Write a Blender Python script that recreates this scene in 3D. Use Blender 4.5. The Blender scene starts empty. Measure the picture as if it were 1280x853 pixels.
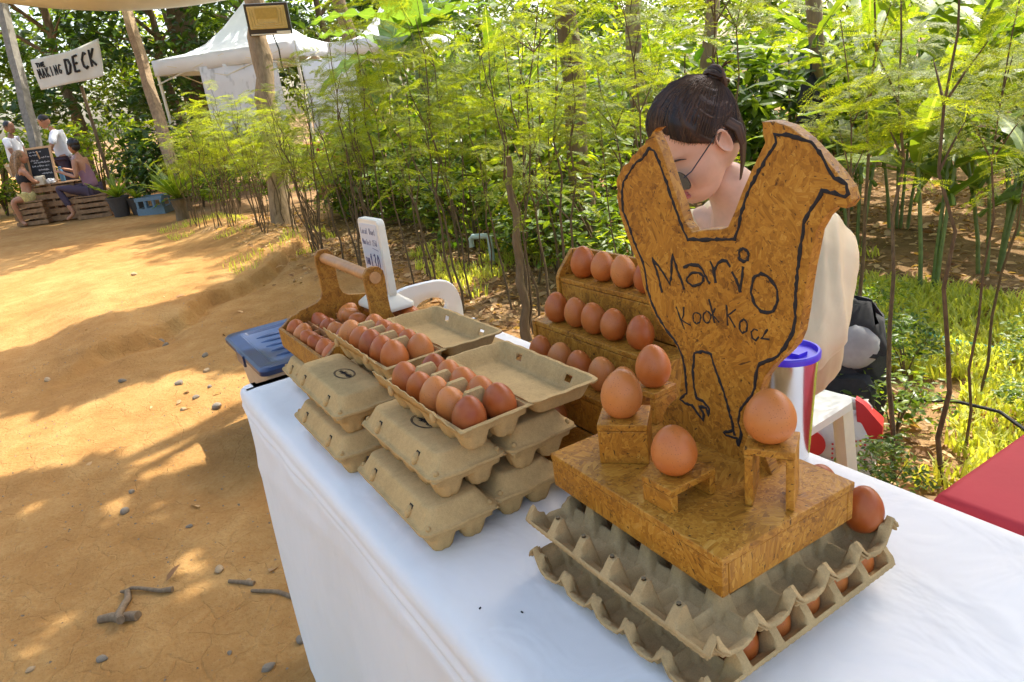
import bpy, bmesh, math, random
import numpy as np
from mathutils import Vector, Matrix, Euler

S = bpy.context.scene
COL = S.collection
random.seed(7)
rng = np.random.default_rng(7)
PI = math.pi
R = math.radians

# ------------------------------------------------------------------ camera, sky, sun, exposure
cam = bpy.data.cameras.new('camera')
cam_ob = bpy.data.objects.new('camera', cam); COL.objects.link(cam_ob)
cam.sensor_width = 36.0; cam.lens = 25.36; cam.clip_start = 0.02; cam.clip_end = 600
cr, cu, cf = Vector((.54448, .83007, -.12054)), Vector((-.21986, .27993, .93451)), Vector((-.80945, .48232, -.33491))
cm = Matrix.Identity(4)
for i in range(3):
    cm[i][0], cm[i][1], cm[i][2] = cr[i], cu[i], -cf[i]
cm.translation = Vector((0, 0, 1.337))
cam_ob.matrix_world = cm
S.camera = cam_ob

SUN_EL = R(58)
SUN_H = Vector((-.25, .968, 0)).normalized()
SUN = (SUN_H * math.cos(SUN_EL) + Vector((0, 0, math.sin(SUN_EL)))).normalized()
w = bpy.data.worlds.new('World'); S.world = w; w.use_nodes = True
wn = w.node_tree
sky = wn.nodes.new('ShaderNodeTexSky'); sky.sky_type = 'NISHITA'; sky.sun_disc = False
sky.sun_elevation = SUN_EL; sky.sun_rotation = math.atan2(SUN_H.x, SUN_H.y)
sky.dust_density = 4.0; sky.air_density = 1.0; sky.ozone_density = 0.0
wn.nodes['Background'].inputs['Strength'].default_value = 0.15
wn.links.new(sky.outputs[0], wn.nodes['Background'].inputs['Color'])
sl = bpy.data.lights.new('sun', 'SUN'); sl.energy = 2.5; sl.angle = R(0.55); sl.color = (1, .95, .86)
so = bpy.data.objects.new('sun', sl); COL.objects.link(so)
so.rotation_euler = (-SUN).to_track_quat('-Z', 'Y').to_euler(); so.location = (0, 0, 12)
S.view_settings.view_transform = 'Standard'; S.view_settings.look = 'None'
S.view_settings.exposure = 1.92; S.view_settings.gamma = 1.0
S.cycles.max_bounces = 8; S.cycles.diffuse_bounces = 4; S.cycles.transmission_bounces = 6
S.cycles.use_denoising = True

# ------------------------------------------------------------------ helpers
def link(o, parent=None):
    COL.objects.link(o)
    if parent is not None: o.parent = parent
    return o

def tag(o, label=None, cat=None, group=None, kind=None):
    if label: o['label'] = label
    if cat: o['category'] = cat
    if group: o['group'] = group
    if kind: o['kind'] = kind
    return o

def thing(name, label, cat, loc=(0, 0, 0), rz=0.0, group=None):
    o = bpy.data.objects.new(name, None); COL.objects.link(o)
    o.empty_display_size = .05
    o.location = loc; o.rotation_euler = (0, 0, rz)
    return tag(o, label, cat, group)

def copy_tree(o, parent=None):
    c = o.copy(); COL.objects.link(c)
    if parent is not None: c.parent = parent
    for ch in list(o.children): copy_tree(ch, c)
    return c

def rmat(a):
    """stack of rotation matrices from Euler angles (n,3)"""
    cx, sx = np.cos(a[:, 0]), np.sin(a[:, 0]); cy, sy = np.cos(a[:, 1]), np.sin(a[:, 1]); cz, sz = np.cos(a[:, 2]), np.sin(a[:, 2])
    M = np.empty((len(a), 3, 3))
    M[:, 0, 0] = cz*cy; M[:, 0, 1] = cz*sy*sx - sz*cx; M[:, 0, 2] = cz*sy*cx + sz*sx
    M[:, 1, 0] = sz*cy; M[:, 1, 1] = sz*sy*sx + cz*cx; M[:, 1, 2] = sz*sy*cx - cz*sx
    M[:, 2, 0] = -sy; M[:, 2, 1] = cy*sx; M[:, 2, 2] = cy*cx
    return M

def npmesh(name, V, F, mat=None, smooth=False):
    """mesh from arrays; F is (m,k)"""
    V = np.asarray(V, dtype=np.float32); F = np.asarray(F, dtype=np.int32)
    me = bpy.data.meshes.new(name)
    me.vertices.add(len(V)); me.vertices.foreach_set('co', V.ravel())
    m, k = F.shape
    me.loops.add(m*k); me.loops.foreach_set('vertex_index', F.ravel())
    me.polygons.add(m); me.polygons.foreach_set('loop_start', np.arange(0, m*k, k, dtype=np.int32))
    me.polygons.foreach_set('use_smooth', np.full(m, smooth, dtype=bool))
    me.update(calc_edges=True); me.validate()
    if mat: me.materials.append(mat)
    return me

class MB:
    """collects shapes into one mesh"""
    def __init__(s): s.V = []; s.F = []; s.M = []
    def add(s, V, F, mi=0):
        n = len(s.V); s.V += [tuple(map(float, v)) for v in V]; s.F += [tuple(n+i for i in f) for f in F]; s.M += [mi]*len(F); return s
    def box(s, c, d, M=None, mi=0):
        x, y, z = d[0]/2, d[1]/2, d[2]/2
        P = [Vector((i*x, j*y, k*z)) for k in (-1, 1) for i, j in ((-1, -1), (1, -1), (1, 1), (-1, 1))]
        if M is not None: P = [M @ p for p in P]
        c = Vector(c)
        return s.add([p+c for p in P], [(3, 2, 1, 0), (4, 5, 6, 7), (0, 1, 5, 4), (1, 2, 6, 5), (2, 3, 7, 6), (3, 0, 4, 7)], mi)
    def tube(s, pts, rad, n=8, cap=True, flat=1.0, mi=0):
        pts = [Vector(p) for p in pts]; N = len(pts)
        if not hasattr(rad, '__len__'): rad = [rad]*N
        up = None; V = []; F = []
        for i, p in enumerate(pts):
            t = (pts[min(i+1, N-1)] - pts[max(i-1, 0)])
            t = t.normalized() if t.length > 1e-9 else Vector((0, 0, 1))
            if up is None:
                a = Vector((0, 0, 1)) if abs(t.z) < .9 else Vector((0, 1, 0)); up = (a - t*a.dot(t)).normalized()
            else:
                up = up - t*up.dot(t); up = up.normalized() if up.length > 1e-6 else t.orthogonal().normalized()
            b = t.cross(up)
            for k in range(n):
                an = 2*PI*k/n; V.append(p + (up*math.cos(an) + b*math.sin(an)*flat)*rad[i])
        for i in range(N-1):
            for k in range(n):
                k2 = (k+1) % n; F.append((i*n+k, i*n+k2, (i+1)*n+k2, (i+1)*n+k))
        if cap: F.append(tuple(reversed(range(n)))); F.append(tuple((N-1)*n+k for k in range(n)))
        return s.add(V, F, mi)
    def loft(s, rings, cap0=True, cap1=True, closed=True, mi=0):
        n = len(rings[0]); V = [p for r in rings for p in r]; F = []
        for i in range(len(rings)-1):
            for k in range(n if closed else n-1):
                k2 = (k+1) % n; F.append((i*n+k, i*n+k2, (i+1)*n+k2, (i+1)*n+k))
        if cap0: F.append(tuple(reversed(range(n))))
        if cap1: F.append(tuple((len(rings)-1)*n+k for k in range(n)))
        return s.add(V, F, mi)
    def lathe(s, prof, n=24, c=(0, 0, 0), mi=0):
        c = Vector(c)
        rings = [[c + Vector((r*math.cos(2*PI*k/n), r*math.sin(2*PI*k/n), z)) for k in range(n)] for r, z in prof]
        return s.loft(rings, prof[0][0] > 1e-5, prof[-1][0] > 1e-5, mi=mi)
    def ell(s, c, r, n=12, m=8, M=None, mi=0):
        V = []; F = []
        for i in range(m+1):
            ph = PI*i/m
            for k in range(n):
                a = 2*PI*k/n; p = Vector((r[0]*math.sin(ph)*math.cos(a), r[1]*math.sin(ph)*math.sin(a), -r[2]*math.cos(ph)))
                if M is not None: p = M @ p
                V.append(p + Vector(c))
        for i in range(m):
            for k in range(n):
                k2 = (k+1) % n; F.append((i*n+k, i*n+k2, (i+1)*n+k2, (i+1)*n+k))
        return s.add(V, F, mi)
    def prism(s, poly, y0, y1, mi=0):
        """polygon in xz extruded along y"""
        n = len(poly); V = [(x, y0, z) for x, z in poly] + [(x, y1, z) for x, z in poly]
        F = [tuple(range(n)), tuple(reversed(range(n, 2*n)))] + [(i, n+i, n+(i+1) % n, (i+1) % n) for i in range(n)]
        return s.add(V, F, mi)
    def mesh(s, name, mats, smooth=True, sharp=38):
        me = bpy.data.meshes.new(name); me.from_pydata(s.V, [], s.F)
        for m in (mats if isinstance(mats, (list, tuple)) else [mats]): me.materials.append(m)
        if any(s.M): me.polygons.foreach_set('material_index', s.M)
        bm = bmesh.new(); bm.from_mesh(me)
        bmesh.ops.remove_doubles(bm, verts=bm.verts, dist=1e-6)
        bmesh.ops.recalc_face_normals(bm, faces=bm.faces)
        bm.to_mesh(me); bm.free()
        me.polygons.foreach_set('use_smooth', [smooth]*len(me.polygons))
        if smooth: me.set_sharp_from_angle(angle=R(sharp))
        me.update(); return me
    def build(s, name, mats, parent=None, smooth=True, sharp=38, bevel=0, loc=None, rot=None):
        o = bpy.data.objects.new(name, s.mesh(name, mats, smooth, sharp)); link(o, parent)
        if loc is not None: o.location = loc
        if rot is not None: o.rotation_euler = rot
        if bevel:
            b = o.modifiers.new('bevel', 'BEVEL'); b.width = bevel; b.segments = 2; b.limit_method = 'ANGLE'; b.angle_limit = R(40)
        return o

def obj(name, me, parent=None, loc=None, rot=None, scale=None):
    o = bpy.data.objects.new(name, me); link(o, parent)
    if loc is not None: o.location = loc
    if rot is not None: o.rotation_euler = rot
    if scale is not None: o.scale = scale if hasattr(scale, '__len__') else (scale,)*3
    return o

def hashn(ix, iy, seed=0):
    h = (ix.astype(np.int64)*374761393 + iy.astype(np.int64)*668265263 + seed*982451653) & 0x7fffffff
    h = (h ^ (h >> 13))*1274126177 & 0x7fffffff
    return ((h ^ (h >> 16)) & 0xffff)/65535.0

def vnoise(x, y, seed=0):
    x = np.asarray(x, float); y = np.asarray(y, float)
    ix, iy = np.floor(x), np.floor(y); fx, fy = x-ix, y-iy
    fx = fx*fx*(3-2*fx); fy = fy*fy*(3-2*fy)
    a = hashn(ix, iy, seed); b = hashn(ix+1, iy, seed); c = hashn(ix, iy+1, seed); d = hashn(ix+1, iy+1, seed)
    return (a*(1-fx)+b*fx)*(1-fy) + (c*(1-fx)+d*fx)*fy - .5

def sstep(a, b, x): t = np.clip((x-a)/(b-a), 0, 1); return t*t*(3-2*t)

def inpoly(px, py, poly):
    c = np.zeros(px.shape, bool); n = len(poly)
    for i in range(n):
        x0, y0 = poly[i]; x1, y1 = poly[(i+1) % n]
        if y0 == y1: continue
        c ^= ((y0 > py) != (y1 > py)) & (px < (x1-x0)*(py-y0)/(y1-y0) + x0)
    return c

def skin_mesh(nodes, edges, root, sub=2):
    """nodes {key:(co,radius)}; grows one continuous limb surface and returns it as a mesh"""
    keys = list(nodes); idx = {k: i for i, k in enumerate(keys)}
    me = bpy.data.meshes.new('skin'); me.from_pydata([nodes[k][0] for k in keys], [(idx[a], idx[b]) for a, b in edges], [])
    o = bpy.data.objects.new('skin', me); COL.objects.link(o)
    o.modifiers.new('skin', 'SKIN')
    sv = me.skin_vertices[0].data
    for k in keys:
        r = nodes[k][1]; sv[idx[k]].radius = r if hasattr(r, '__len__') else (r, r); sv[idx[k]].use_root = (k == root)
    m = o.modifiers.new('sub', 'SUBSURF'); m.levels = sub; m.render_levels = sub
    dg = bpy.context.evaluated_depsgraph_get(); dg.update()
    out = bpy.data.meshes.new_from_object(o.evaluated_get(dg))
    bpy.data.objects.remove(o); bpy.data.meshes.remove(me)
    out.polygons.foreach_set('use_smooth', [True]*len(out.polygons))
    return out

def join_meshes(name, parts, mats):
    """parts: list of (mesh, matrix or None, material index)"""
    bm = bmesh.new(); mi = []
    for me, M, k in parts:
        n0 = len(bm.faces); t = me.copy()
        if M is not None: t.transform(M)
        bm.from_mesh(t); bm.faces.ensure_lookup_table()
        for f in bm.faces[n0:]: f.material_index = k; f.smooth = True
        bpy.data.meshes.remove(t)
    out = bpy.data.meshes.new(name); bm.to_mesh(out); bm.free()
    for m in mats: out.materials.append(m)
    return out

# ------------------------------------------------------------------ materials
class MT:
    def __init__(s, name):
        s.m = bpy.data.materials.new(name); s.m.use_nodes = True; s.t = s.m.node_tree; s.p = s.t.nodes['Principled BSDF']
        s.out = s.t.nodes['Material Output']; s._c = None
    def n(s, typ, attrs=None, **ins):
        nd = s.t.nodes.new(typ)
        for k, v in (attrs or {}).items(): setattr(nd, k, v)
        for k, v in ins.items():
            k2 = int(k[1:]) if (k[0] == 'i' and k[1:].isdigit()) else k.replace('_', ' ')
            s.set(nd.inputs[k2], v)
        return nd
    def set(s, sock, v):
        if isinstance(v, bpy.types.NodeSocket): s.t.links.new(v, sock)
        elif hasattr(v, '__len__') and len(v) == 3 and sock.type == 'RGBA': sock.default_value = (*v, 1)
        else: sock.default_value = v
    def obj(s): return s.n('ShaderNodeTexCoord').outputs['Object']
    def gen(s): return s.n('ShaderNodeTexCoord').outputs['Generated']
    def noise(s, vec, scale, detail=3, rough=.55, dist=0): return s.n('ShaderNodeTexNoise', Vector=vec, Scale=scale, Detail=detail, Roughness=rough, Distortion=dist)
    def map(s, vec, scale=(1, 1, 1), rot=(0, 0, 0), loc=(0, 0, 0)): return s.n('ShaderNodeMapping', Vector=vec, Scale=scale, Rotation=rot, Location=loc).outputs[0]
    def ramp(s, fac, stops, interp='LINEAR'):
        r = s.n('ShaderNodeValToRGB', Fac=fac); e = r.color_ramp; e.interpolation = interp
        while len(e.elements) < len(stops): e.elements.new(.5)
        for el, (p, c) in zip(e.elements, stops): el.position = p; el.color = (*c, 1) if len(c) == 3 else c
        return r.outputs[0]
    def mix(s, f, a, b, mode='MIX'):
        m = s.n('ShaderNodeMix', {'data_type': 'RGBA', 'blend_type': mode}); s.set(m.inputs[0], f); s.set(m.inputs[6], a); s.set(m.inputs[7], b); return m.outputs[2]
    def math(s, op, a, b=0.0): 
        m = s.n('ShaderNodeMath', {'operation': op}); s.set(m.inputs[0], a); s.set(m.inputs[1], b); return m.outputs[0]
    def bump(s, h, strength=.5, dist=.002, normal=None):
        b = s.n('ShaderNodeBump', Height=h, Strength=strength, Distance=dist)
        if normal is not None: s.set(b.inputs['Normal'], normal)
        s.t.links.new(b.outputs[0], s.p.inputs['Normal']); return b.outputs[0]
    def P(s, **k):
        for a, v in k.items(): s.set(s.p.inputs[a.replace('_', ' ')], v)
        return s

def plain(name, c, rough=.6, var=.12, scale=30, bump=.15, bscale=120, bd=.001, metal=0.0, **k):
    t = MT(name); o = t.obj(); n = t.noise(o, scale).outputs[0]
    d = tuple(max(0, x*(1-var)) for x in c); b = tuple(min(1, x*(1+var)) for x in c)
    t.P(Base_Color=t.ramp(n, [(.3, d), (.7, b)]), Roughness=rough, Metallic=metal, **k)
    if bump: t.bump(t.noise(o, bscale).outputs[0], bump, bd)
    return t.m

def mk_osb(name='osb_board', tone=1.0):
    """pressed strands: two crossing layers of long shreds, each patch of strands turned its own way"""
    t = MT(name); o = t.obj(); k = tone*1.02
    wob = t.noise(o, 20, 2).outputs['Color']
    oo = t.n('ShaderNodeVectorMath', {'operation': 'MULTIPLY_ADD'}, i0=wob, i1=(.012, .012, .012), i2=o).outputs[0]
    def layer(cell, sc, thin, off):
        p = t.map(oo, (1, 1, 1), (0, 0, 0), off)
        c = t.n('ShaderNodeTexVoronoi', Vector=p, Scale=cell).outputs['Color']
        ang = t.n('ShaderNodeVectorMath', {'operation': 'SCALE'}, i0=c, Scale=9.0).outputs[0]
        rot = t.n('ShaderNodeVectorRotate', {'rotation_type': 'EULER_XYZ'}, Vector=p, Rotation=ang).outputs[0]
        v = t.n('ShaderNodeTexVoronoi', Vector=t.map(rot, (1, thin, thin)), Scale=sc)
        return t.n('ShaderNodeSeparateColor', Color=v.outputs['Color']).outputs[0], rot, t.n('ShaderNodeSeparateColor', Color=c).outputs[1]
    a, ra, ca = layer(36, 26, 7, (0, 0, 0)); b, rb, cb = layer(24, 34, 9, (.31, .17, .43))
    sel = t.math('GREATER_THAN', t.noise(o, 38, 3, .6).outputs[0], .5)
    mixf = lambda x, y: t.math('ADD', t.math('MULTIPLY', x, sel), t.math('MULTIPLY', y, t.math('SUBTRACT', 1.0, sel)))
    fib = mixf(t.noise(t.map(ra, (30, 520, 520)), 1, 3, .6).outputs[0], t.noise(t.map(rb, (30, 520, 520)), 1, 3, .6).outputs[0])
    chip = mixf(a, b); patch = mixf(ca, cb)
    big = t.noise(o, 7, 4).outputs[0]
    f = t.math('ADD', t.math('MULTIPLY', chip, .24), t.math('ADD', t.math('MULTIPLY', fib, .36), t.math('ADD', t.math('MULTIPLY', big, .34), t.math('MULTIPLY', patch, .10))))
    col = t.ramp(f, [(.28, (.13*k, .047*k, .006*k)), (.41, (.30*k, .118*k, .010*k)), (.53, (.41*k, .172*k, .016*k)), (.66, (.50*k, .235*k, .028*k)), (.82, (.62*k, .36*k, .085*k))])
    gap = mixf(t.noise(t.map(ra, (38, 260, 260)), 1, 2).outputs[0], t.noise(t.map(rb, (38, 260, 260)), 1, 2).outputs[0])
    dark = t.math('MULTIPLY', t.math('GREATER_THAN', gap, .672), t.math('GREATER_THAN', big, .40))
    col = t.mix(t.math('MULTIPLY', dark, .82), col, (.045*k, .018*k, .005*k))
    t.P(Base_Color=col, Roughness=t.ramp(fib, [(.3, (.42,)*3), (.7, (.66,)*3)]), Specular_IOR_Level=.35)
    h = t.math('ADD', t.math('MULTIPLY', chip, .5), t.math('ADD', t.math('MULTIPLY', fib, .8), t.math('MULTIPLY', dark, -1.3)))
    t.bump(h, .6, .0010)
    return t.m

def mk_pulp(name, c, k=1.0):
    t = MT(name); o = t.obj()
    n1 = t.noise(o, 700, 2, .7).outputs[0]; n2 = t.noise(o, 22, 4, .6).outputs[0]; n3 = t.noise(o, 160, 4, .65).outputs[0]
    f = t.math('ADD', t.math('MULTIPLY', n1, .35), t.math('ADD', t.math('MULTIPLY', n2, .4), t.math('MULTIPLY', n3, .25)))
    t.P(Base_Color=t.ramp(f, [(.32, tuple(x*.70 for x in c)), (.5, c), (.66, tuple(min(1, x*1.22) for x in c))]), Roughness=.95, Specular_IOR_Level=.12)
    t.bump(t.math('ADD', t.math('MULTIPLY', n1, .5), n3), .55, .0008)
    return t.m

def mk_egg():
    t = MT('eggshell'); o = t.obj(); oi = t.n('ShaderNodeObjectInfo').outputs['Random']
    base = t.ramp(oi, [(0, (.31, .060, .008)), (.3, (.41, .092, .012)), (.7, (.49, .130, .020)), (1, (.58, .21, .050))])
    n = t.noise(o, 34, 3).outputs[0]
    col = t.mix(t.math('MULTIPLY', t.ramp(n, [(.4, (0, 0, 0)), (.75, (1, 1, 1))]), .26), base, (.66, .30, .12))
    sp = t.n('ShaderNodeTexVoronoi', Vector=o, Scale=420).outputs['Distance']
    spn = t.noise(o, 60, 2).outputs[0]
    f = t.math('MULTIPLY', t.math('LESS_THAN', sp, .17), t.math('GREATER_THAN', t.math('ADD', spn, t.math('MULTIPLY', oi, .22)), .60))
    col = t.mix(t.math('MULTIPLY', f, .7), col, (.20, .055, .022))
    t.P(Base_Color=col, Roughness=.42, Specular_IOR_Level=.4, Subsurface_Weight=.02, Subsurface_Radius=(.01, .004, .002), Subsurface_Scale=.4)
    t.bump(t.noise(o, 900, 2).outputs[0], .07, .0006)
    return t.m

def mk_leaf(name, c1, c2, tr=.45, rough=.45, spec=.3, yellow=None):
    t = MT(name); ri = t.n('ShaderNodeNewGeometry').outputs['Random Per Island']
    oi = t.n('ShaderNodeObjectInfo').outputs['Random']
    o = t.obj(); n = t.noise(o, 9, 2).outputs[0]
    f = t.math('ADD', t.math('MULTIPLY', ri, .7), t.math('ADD', t.math('MULTIPLY', oi, .2), t.math('SUBTRACT', t.math('MULTIPLY', n, .4), .15)))
    stops = [(.1, c1), (.8, c2)]
    if yellow: stops.append((.99, yellow))
    col = t.ramp(f, stops)
    t.P(Base_Color=col, Roughness=rough, Specular_IOR_Level=spec)
    tc = t.mix(1.0, col, (2.3, 2.05, .5), 'MULTIPLY')
    tl = t.n('ShaderNodeBsdfTranslucent', Color=tc).outputs[0]
    mx = t.n('ShaderNodeMixShader', Fac=tr); t.t.links.new(t.p.outputs[0], mx.inputs[1]); t.t.links.new(tl, mx.inputs[2])
    t.t.links.new(mx.outputs[0], t.out.inputs['Surface'])
    return t.m

def mk_blade(name, c1, c2, tr=.45):
    """long leaf with fine cross veins and a pale midrib"""
    t = MT(name); o = t.obj(); oi = t.n('ShaderNodeObjectInfo').outputs['Random']
    n = t.noise(t.map(o, (60, 3, 3)), 1, 2).outputs[0]; n2 = t.noise(o, 3, 3).outputs[0]
    f = t.math('ADD', t.math('MULTIPLY', n, .4), t.math('ADD', t.math('MULTIPLY', n2, .5), t.math('SUBTRACT', t.math('MULTIPLY', oi, .5), .2)))
    col = t.ramp(f, [(.2, c1), (.8, c2)])
    sep = t.n('ShaderNodeSeparateXYZ', Vector=o).outputs[1]
    mid = t.math('LESS_THAN', t.math('ABSOLUTE', sep), .006)
    col = t.mix(t.math('MULTIPLY', mid, .6), col, (.42, .50, .12))
    t.P(Base_Color=col, Roughness=.4, Specular_IOR_Level=.35)
    t.bump(n, .3, .004)
    tc = t.mix(1.0, col, (1.8, 1.7, .55), 'MULTIPLY'); tl = t.n('ShaderNodeBsdfTranslucent', Color=tc).outputs[0]
    mx = t.n('ShaderNodeMixShader', Fac=tr); t.t.links.new(t.p.outputs[0], mx.inputs[1]); t.t.links.new(tl, mx.inputs[2])
    t.t.links.new(mx.outputs[0], t.out.inputs['Surface'])
    return t.m

def mk_bark(name, c1, c2, s=1.0):
    t = MT(name); o = t.obj()
    n = t.noise(t.map(o, (30*s, 30*s, 6*s)), 1, 5, .65).outputs[0]; n2 = t.noise(o, 5*s, 3).outputs[0]
    f = t.math('ADD', t.math('MULTIPLY', n, .65), t.math('MULTIPLY', n2, .4))
    t.P(Base_Color=t.ramp(f, [(.3, c1), (.7, c2)]), Roughness=.9, Specular_IOR_Level=.15)
    t.bump(n, .8, .012/s)
    return t.m

def mk_ground():
    t = MT('clay_and_soil'); o = t.obj(); sep = t.n('ShaderNodeSeparateXYZ', Vector=o)
    nb = t.noise(o, 1.1, 5, .6).outputs[0]; nm = t.noise(o, 6, 5, .62).outputs[0]; nf = t.noise(o, 60, 4, .7).outputs[0]
    f = t.math('ADD', t.math('MULTIPLY', nb, .45), t.math('ADD', t.math('MULTIPLY', nm, .35), t.math('MULTIPLY', nf, .25)))
    clay = t.ramp(f, [(.33, (.245, .116, .033)), (.5, (.345, .178, .055)), (.66, (.45, .265, .095))])
    grit = t.math('LESS_THAN', t.n('ShaderNodeTexVoronoi', Vector=o, Scale=34).outputs['Distance'], .10)
    clay = t.mix(t.math('MULTIPLY', grit, .55), clay, (.22, .15, .09))
    soil = t.ramp(f, [(.33, (.09, .052, .024)), (.5, (.19, .112, .050)), (.66, (.34, .21, .10))])
    ms = t.math('ADD', sep.outputs[1], t.math('MULTIPLY', nb, 1.5))
    fac = t.ramp(t.math('MULTIPLY', ms, .2), [(.46, (0, 0, 0)), (.60, (1, 1, 1))])
    t.P(Base_Color=t.mix(fac, clay, soil), Roughness=.93, Specular_IOR_Level=.12)
    od = t.n('ShaderNodeVectorMath', {'operation': 'MULTIPLY_ADD'}, i0=t.noise(o, 5, 3).outputs['Color'], i1=(.22, .22, 0), i2=o).outputs[0]
    ck = t.n('ShaderNodeTexVoronoi', {'feature': 'DISTANCE_TO_EDGE'}, Vector=t.map(od, (1, 1, .0)), Scale=7.5).outputs[0]
    crk = t.ramp(ck, [(0, (0, 0, 0)), (.035, (1, 1, 1))])
    h = t.math('ADD', t.math('MULTIPLY', crk, .13), t.math('ADD', t.math('MULTIPLY', nm, .9), t.math('MULTIPLY', nf, .42)))
    t.bump(h, .95, .022)
    return t.m

def mk_cloth():
    t = MT('white_tablecloth'); o = t.obj()
    n = t.noise(o, 3.5, 4, .55, .6).outputs[0]; n2 = t.noise(t.map(o, (9, 9, 3)), 1, 3, .5, .8).outputs[0]
    wv = t.noise(o, 1500, 1).outputs[0]
    t.P(Base_Color=t.ramp(n, [(.3, (.785, .77, .735)), (.7, (.84, .825, .79))]), Roughness=.7, Specular_IOR_Level=.25, Sheen_Weight=.15)
    b = t.bump(t.math('ADD', t.math('MULTIPLY', n, .4), t.math('ADD', t.math('MULTIPLY', n2, .5), t.math('MULTIPLY', wv, .02))), .75, .018)
    return t.m

def mk_skin(name, c):
    t = MT(name); o = t.obj(); n = t.noise(o, 26, 3).outputs[0]
    t.P(Base_Color=t.ramp(n, [(.3, tuple(x*.9 for x in c)), (.7, tuple(min(1, x*1.08) for x in c))]), Roughness=.48, Specular_IOR_Level=.35,
        Subsurface_Weight=.12, Subsurface_Radius=(.02, .008, .004), Subsurface_Scale=.3)
    t.bump(t.noise(o, 420, 2).outputs[0], .08, .0006)
    return t.m

def mk_hair(name, c1, c2):
    t = MT(name); a = t.n('ShaderNodeAttribute', {'attribute_name': 'streak'}).outputs['Fac']
    t.P(Base_Color=t.ramp(a, [(.15, c1), (.9, c2)]), Roughness=.52, Specular_IOR_Level=.4)
    return t.m

OSB = mk_osb(); OSB_D = mk_osb('osb_basket_board', .82)
PULP = mk_pulp('tan_carton_pulp', (.51, .345, .150)); PULP_G = mk_pulp('grey_tray_pulp', (.45, .315, .15))
EGG = mk_egg(); CLOTH = mk_cloth(); GROUND = mk_ground()
BURN = plain('burnt_line', (.014, .011, .010), .8, .3, 200, .4, 500, .0008)
WHITE_P = plain('white_plastic', (.80, .80, .77), .38, .03, 8, .05, 90)
CREAM_P = plain('cream_plastic', (.74, .70, .58), .4, .05, 20, .05, 90)
PAPER = plain('pale_card', (.58, .59, .60), .5, .03, 12, 0)
INK = plain('blue_ink', (.012, .018, .12), .6, .1, 60, 0)
BLACK = plain('black_fabric', (.018, .018, .020), .85, .3, 60, .3, 400)
DARK = plain('dark_gap', (.012, .010, .008), .9, .2, 40, 0)
STEEL = MT('brushed_steel').P(Base_Color=(.74, .74, .75), Metallic=1.0, Roughness=.20).m
PURPLE = plain('purple_plastic_lid', (.075, .035, .62), .3, .06, 20, 0)
RED_CLOTH = plain('red_tablecloth', (.50, .035, .045), .75, .07, 7, .25, 14, .006)
BLUE_LID = plain('blue_plastic', (.006, .024, .078), .35, .15, 18, .1, 60)
BIN_GREY = plain('cloudy_grey_plastic', (.40, .37, .33), .45, .08, 12, 0, Transmission_Weight=.25)
DOWEL = plain('turned_wood', (.46, .23, .085), .5, .18, 40, .25, 160)
STICK = mk_bark('dead_stick', (.13, .09, .055), (.29, .21, .13), 3)
STRIP = plain('pine_strip', (.43, .205, .065), .6, .15, 60, .2, 200)
TRUNK = mk_bark('brown_bark', (.075, .052, .030), (.24, .17, .095))
TRUNK_P = mk_bark('pale_bark', (.16, .11, .065), (.40, .29, .17))
STEM = mk_bark('thin_stem_bark', (.050, .034, .020), (.19, .135, .075), 4)
STEM_G = plain('green_stem', (.12, .17, .045), .5, .25, 30, .1)
POLE_G = plain('weathered_post', (.19, .17, .135), .85, .25, 12, .4, 60, .004)
PALLET = plain('pallet_wood', (.24, .135, .062), .8, .35, 14, .4, 90, .002)
FERN = mk_leaf('feathery_leaf', (.075, .125, .012), (.25, .30, .036), .52, .5, .2)
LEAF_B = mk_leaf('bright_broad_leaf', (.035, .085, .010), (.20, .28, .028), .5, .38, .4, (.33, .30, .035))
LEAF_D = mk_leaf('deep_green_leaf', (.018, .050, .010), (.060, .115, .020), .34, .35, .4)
LEAF_M = mk_leaf('mid_green_leaf', (.022, .062, .010), (.135, .205, .026), .44, .4, .35)
BLADE = mk_blade('banana_leaf', (.075, .15, .028), (.15, .25, .055)); BLADE2 = mk_blade('ginger_leaf', (.075, .14, .012), (.18, .25, .028))
GRASS = mk_leaf('lawn_grass', (.20, .26, .045), (.50, .53, .15), .48, .5, .2)
LITTER = mk_leaf('dry_leaf', (.14, .062, .024), (.60, .42, .23), .2, .7, .15)
TARP = plain('white_canopy_fabric', (.78, .80, .82), .6, .04, 3, .1, 8, .01)
SAIL = plain('cream_shade_fabric', (.70, .66, .50), .7, .05, 3, .1, 8, .01)
STONE = plain('grey_stone', (.22, .18, .13), .95, .35, 40, .4, 120, .003)
STONE_T = plain('tan_stone', (.38, .27, .15), .9, .3, 40, .4, 120, .003)
# ------------------------------------------------------------------ ground
def gz(x, y):
    x = np.asarray(x, float); y = np.asarray(y, float)
    near = sstep(-20, -6, x)
    z = .030*vnoise(x*1.1, y*1.1, 1) + (.021*near*vnoise(x*4.1, y*4.1, 2)) + .010*near*vnoise(x*10, y*10, 3) + .0035*near*vnoise(x*23, y*23, 4)
    sd = -(x+5.0) - .91*y + .30*vnoise(x*1.7, y*1.7, 5) + .16*vnoise(x*5, y*5, 8) + .07*vnoise(x*14, y*14, 9)
    ledge = sstep(0, .10, sd)*(1-sstep(1.2, 4.5, sd))*sstep(-.45, .15, y)*(1-sstep(1.9, 2.6, y))
    z = z + .095*ledge - .03*np.exp(-(sd/.12)**2)*sstep(-.3, .2, y)*(1-sstep(1.7, 2.3, y)) + .10*sstep(1.1, 1.9, y)*sstep(-3.5, -6.0, x)*sstep(-13, -9.5, x)
    hole = np.exp(-(((x+5.45)/.30)**2 + ((y-.42)/.13)**2)); z = z - .05*hole
    return z

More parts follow.
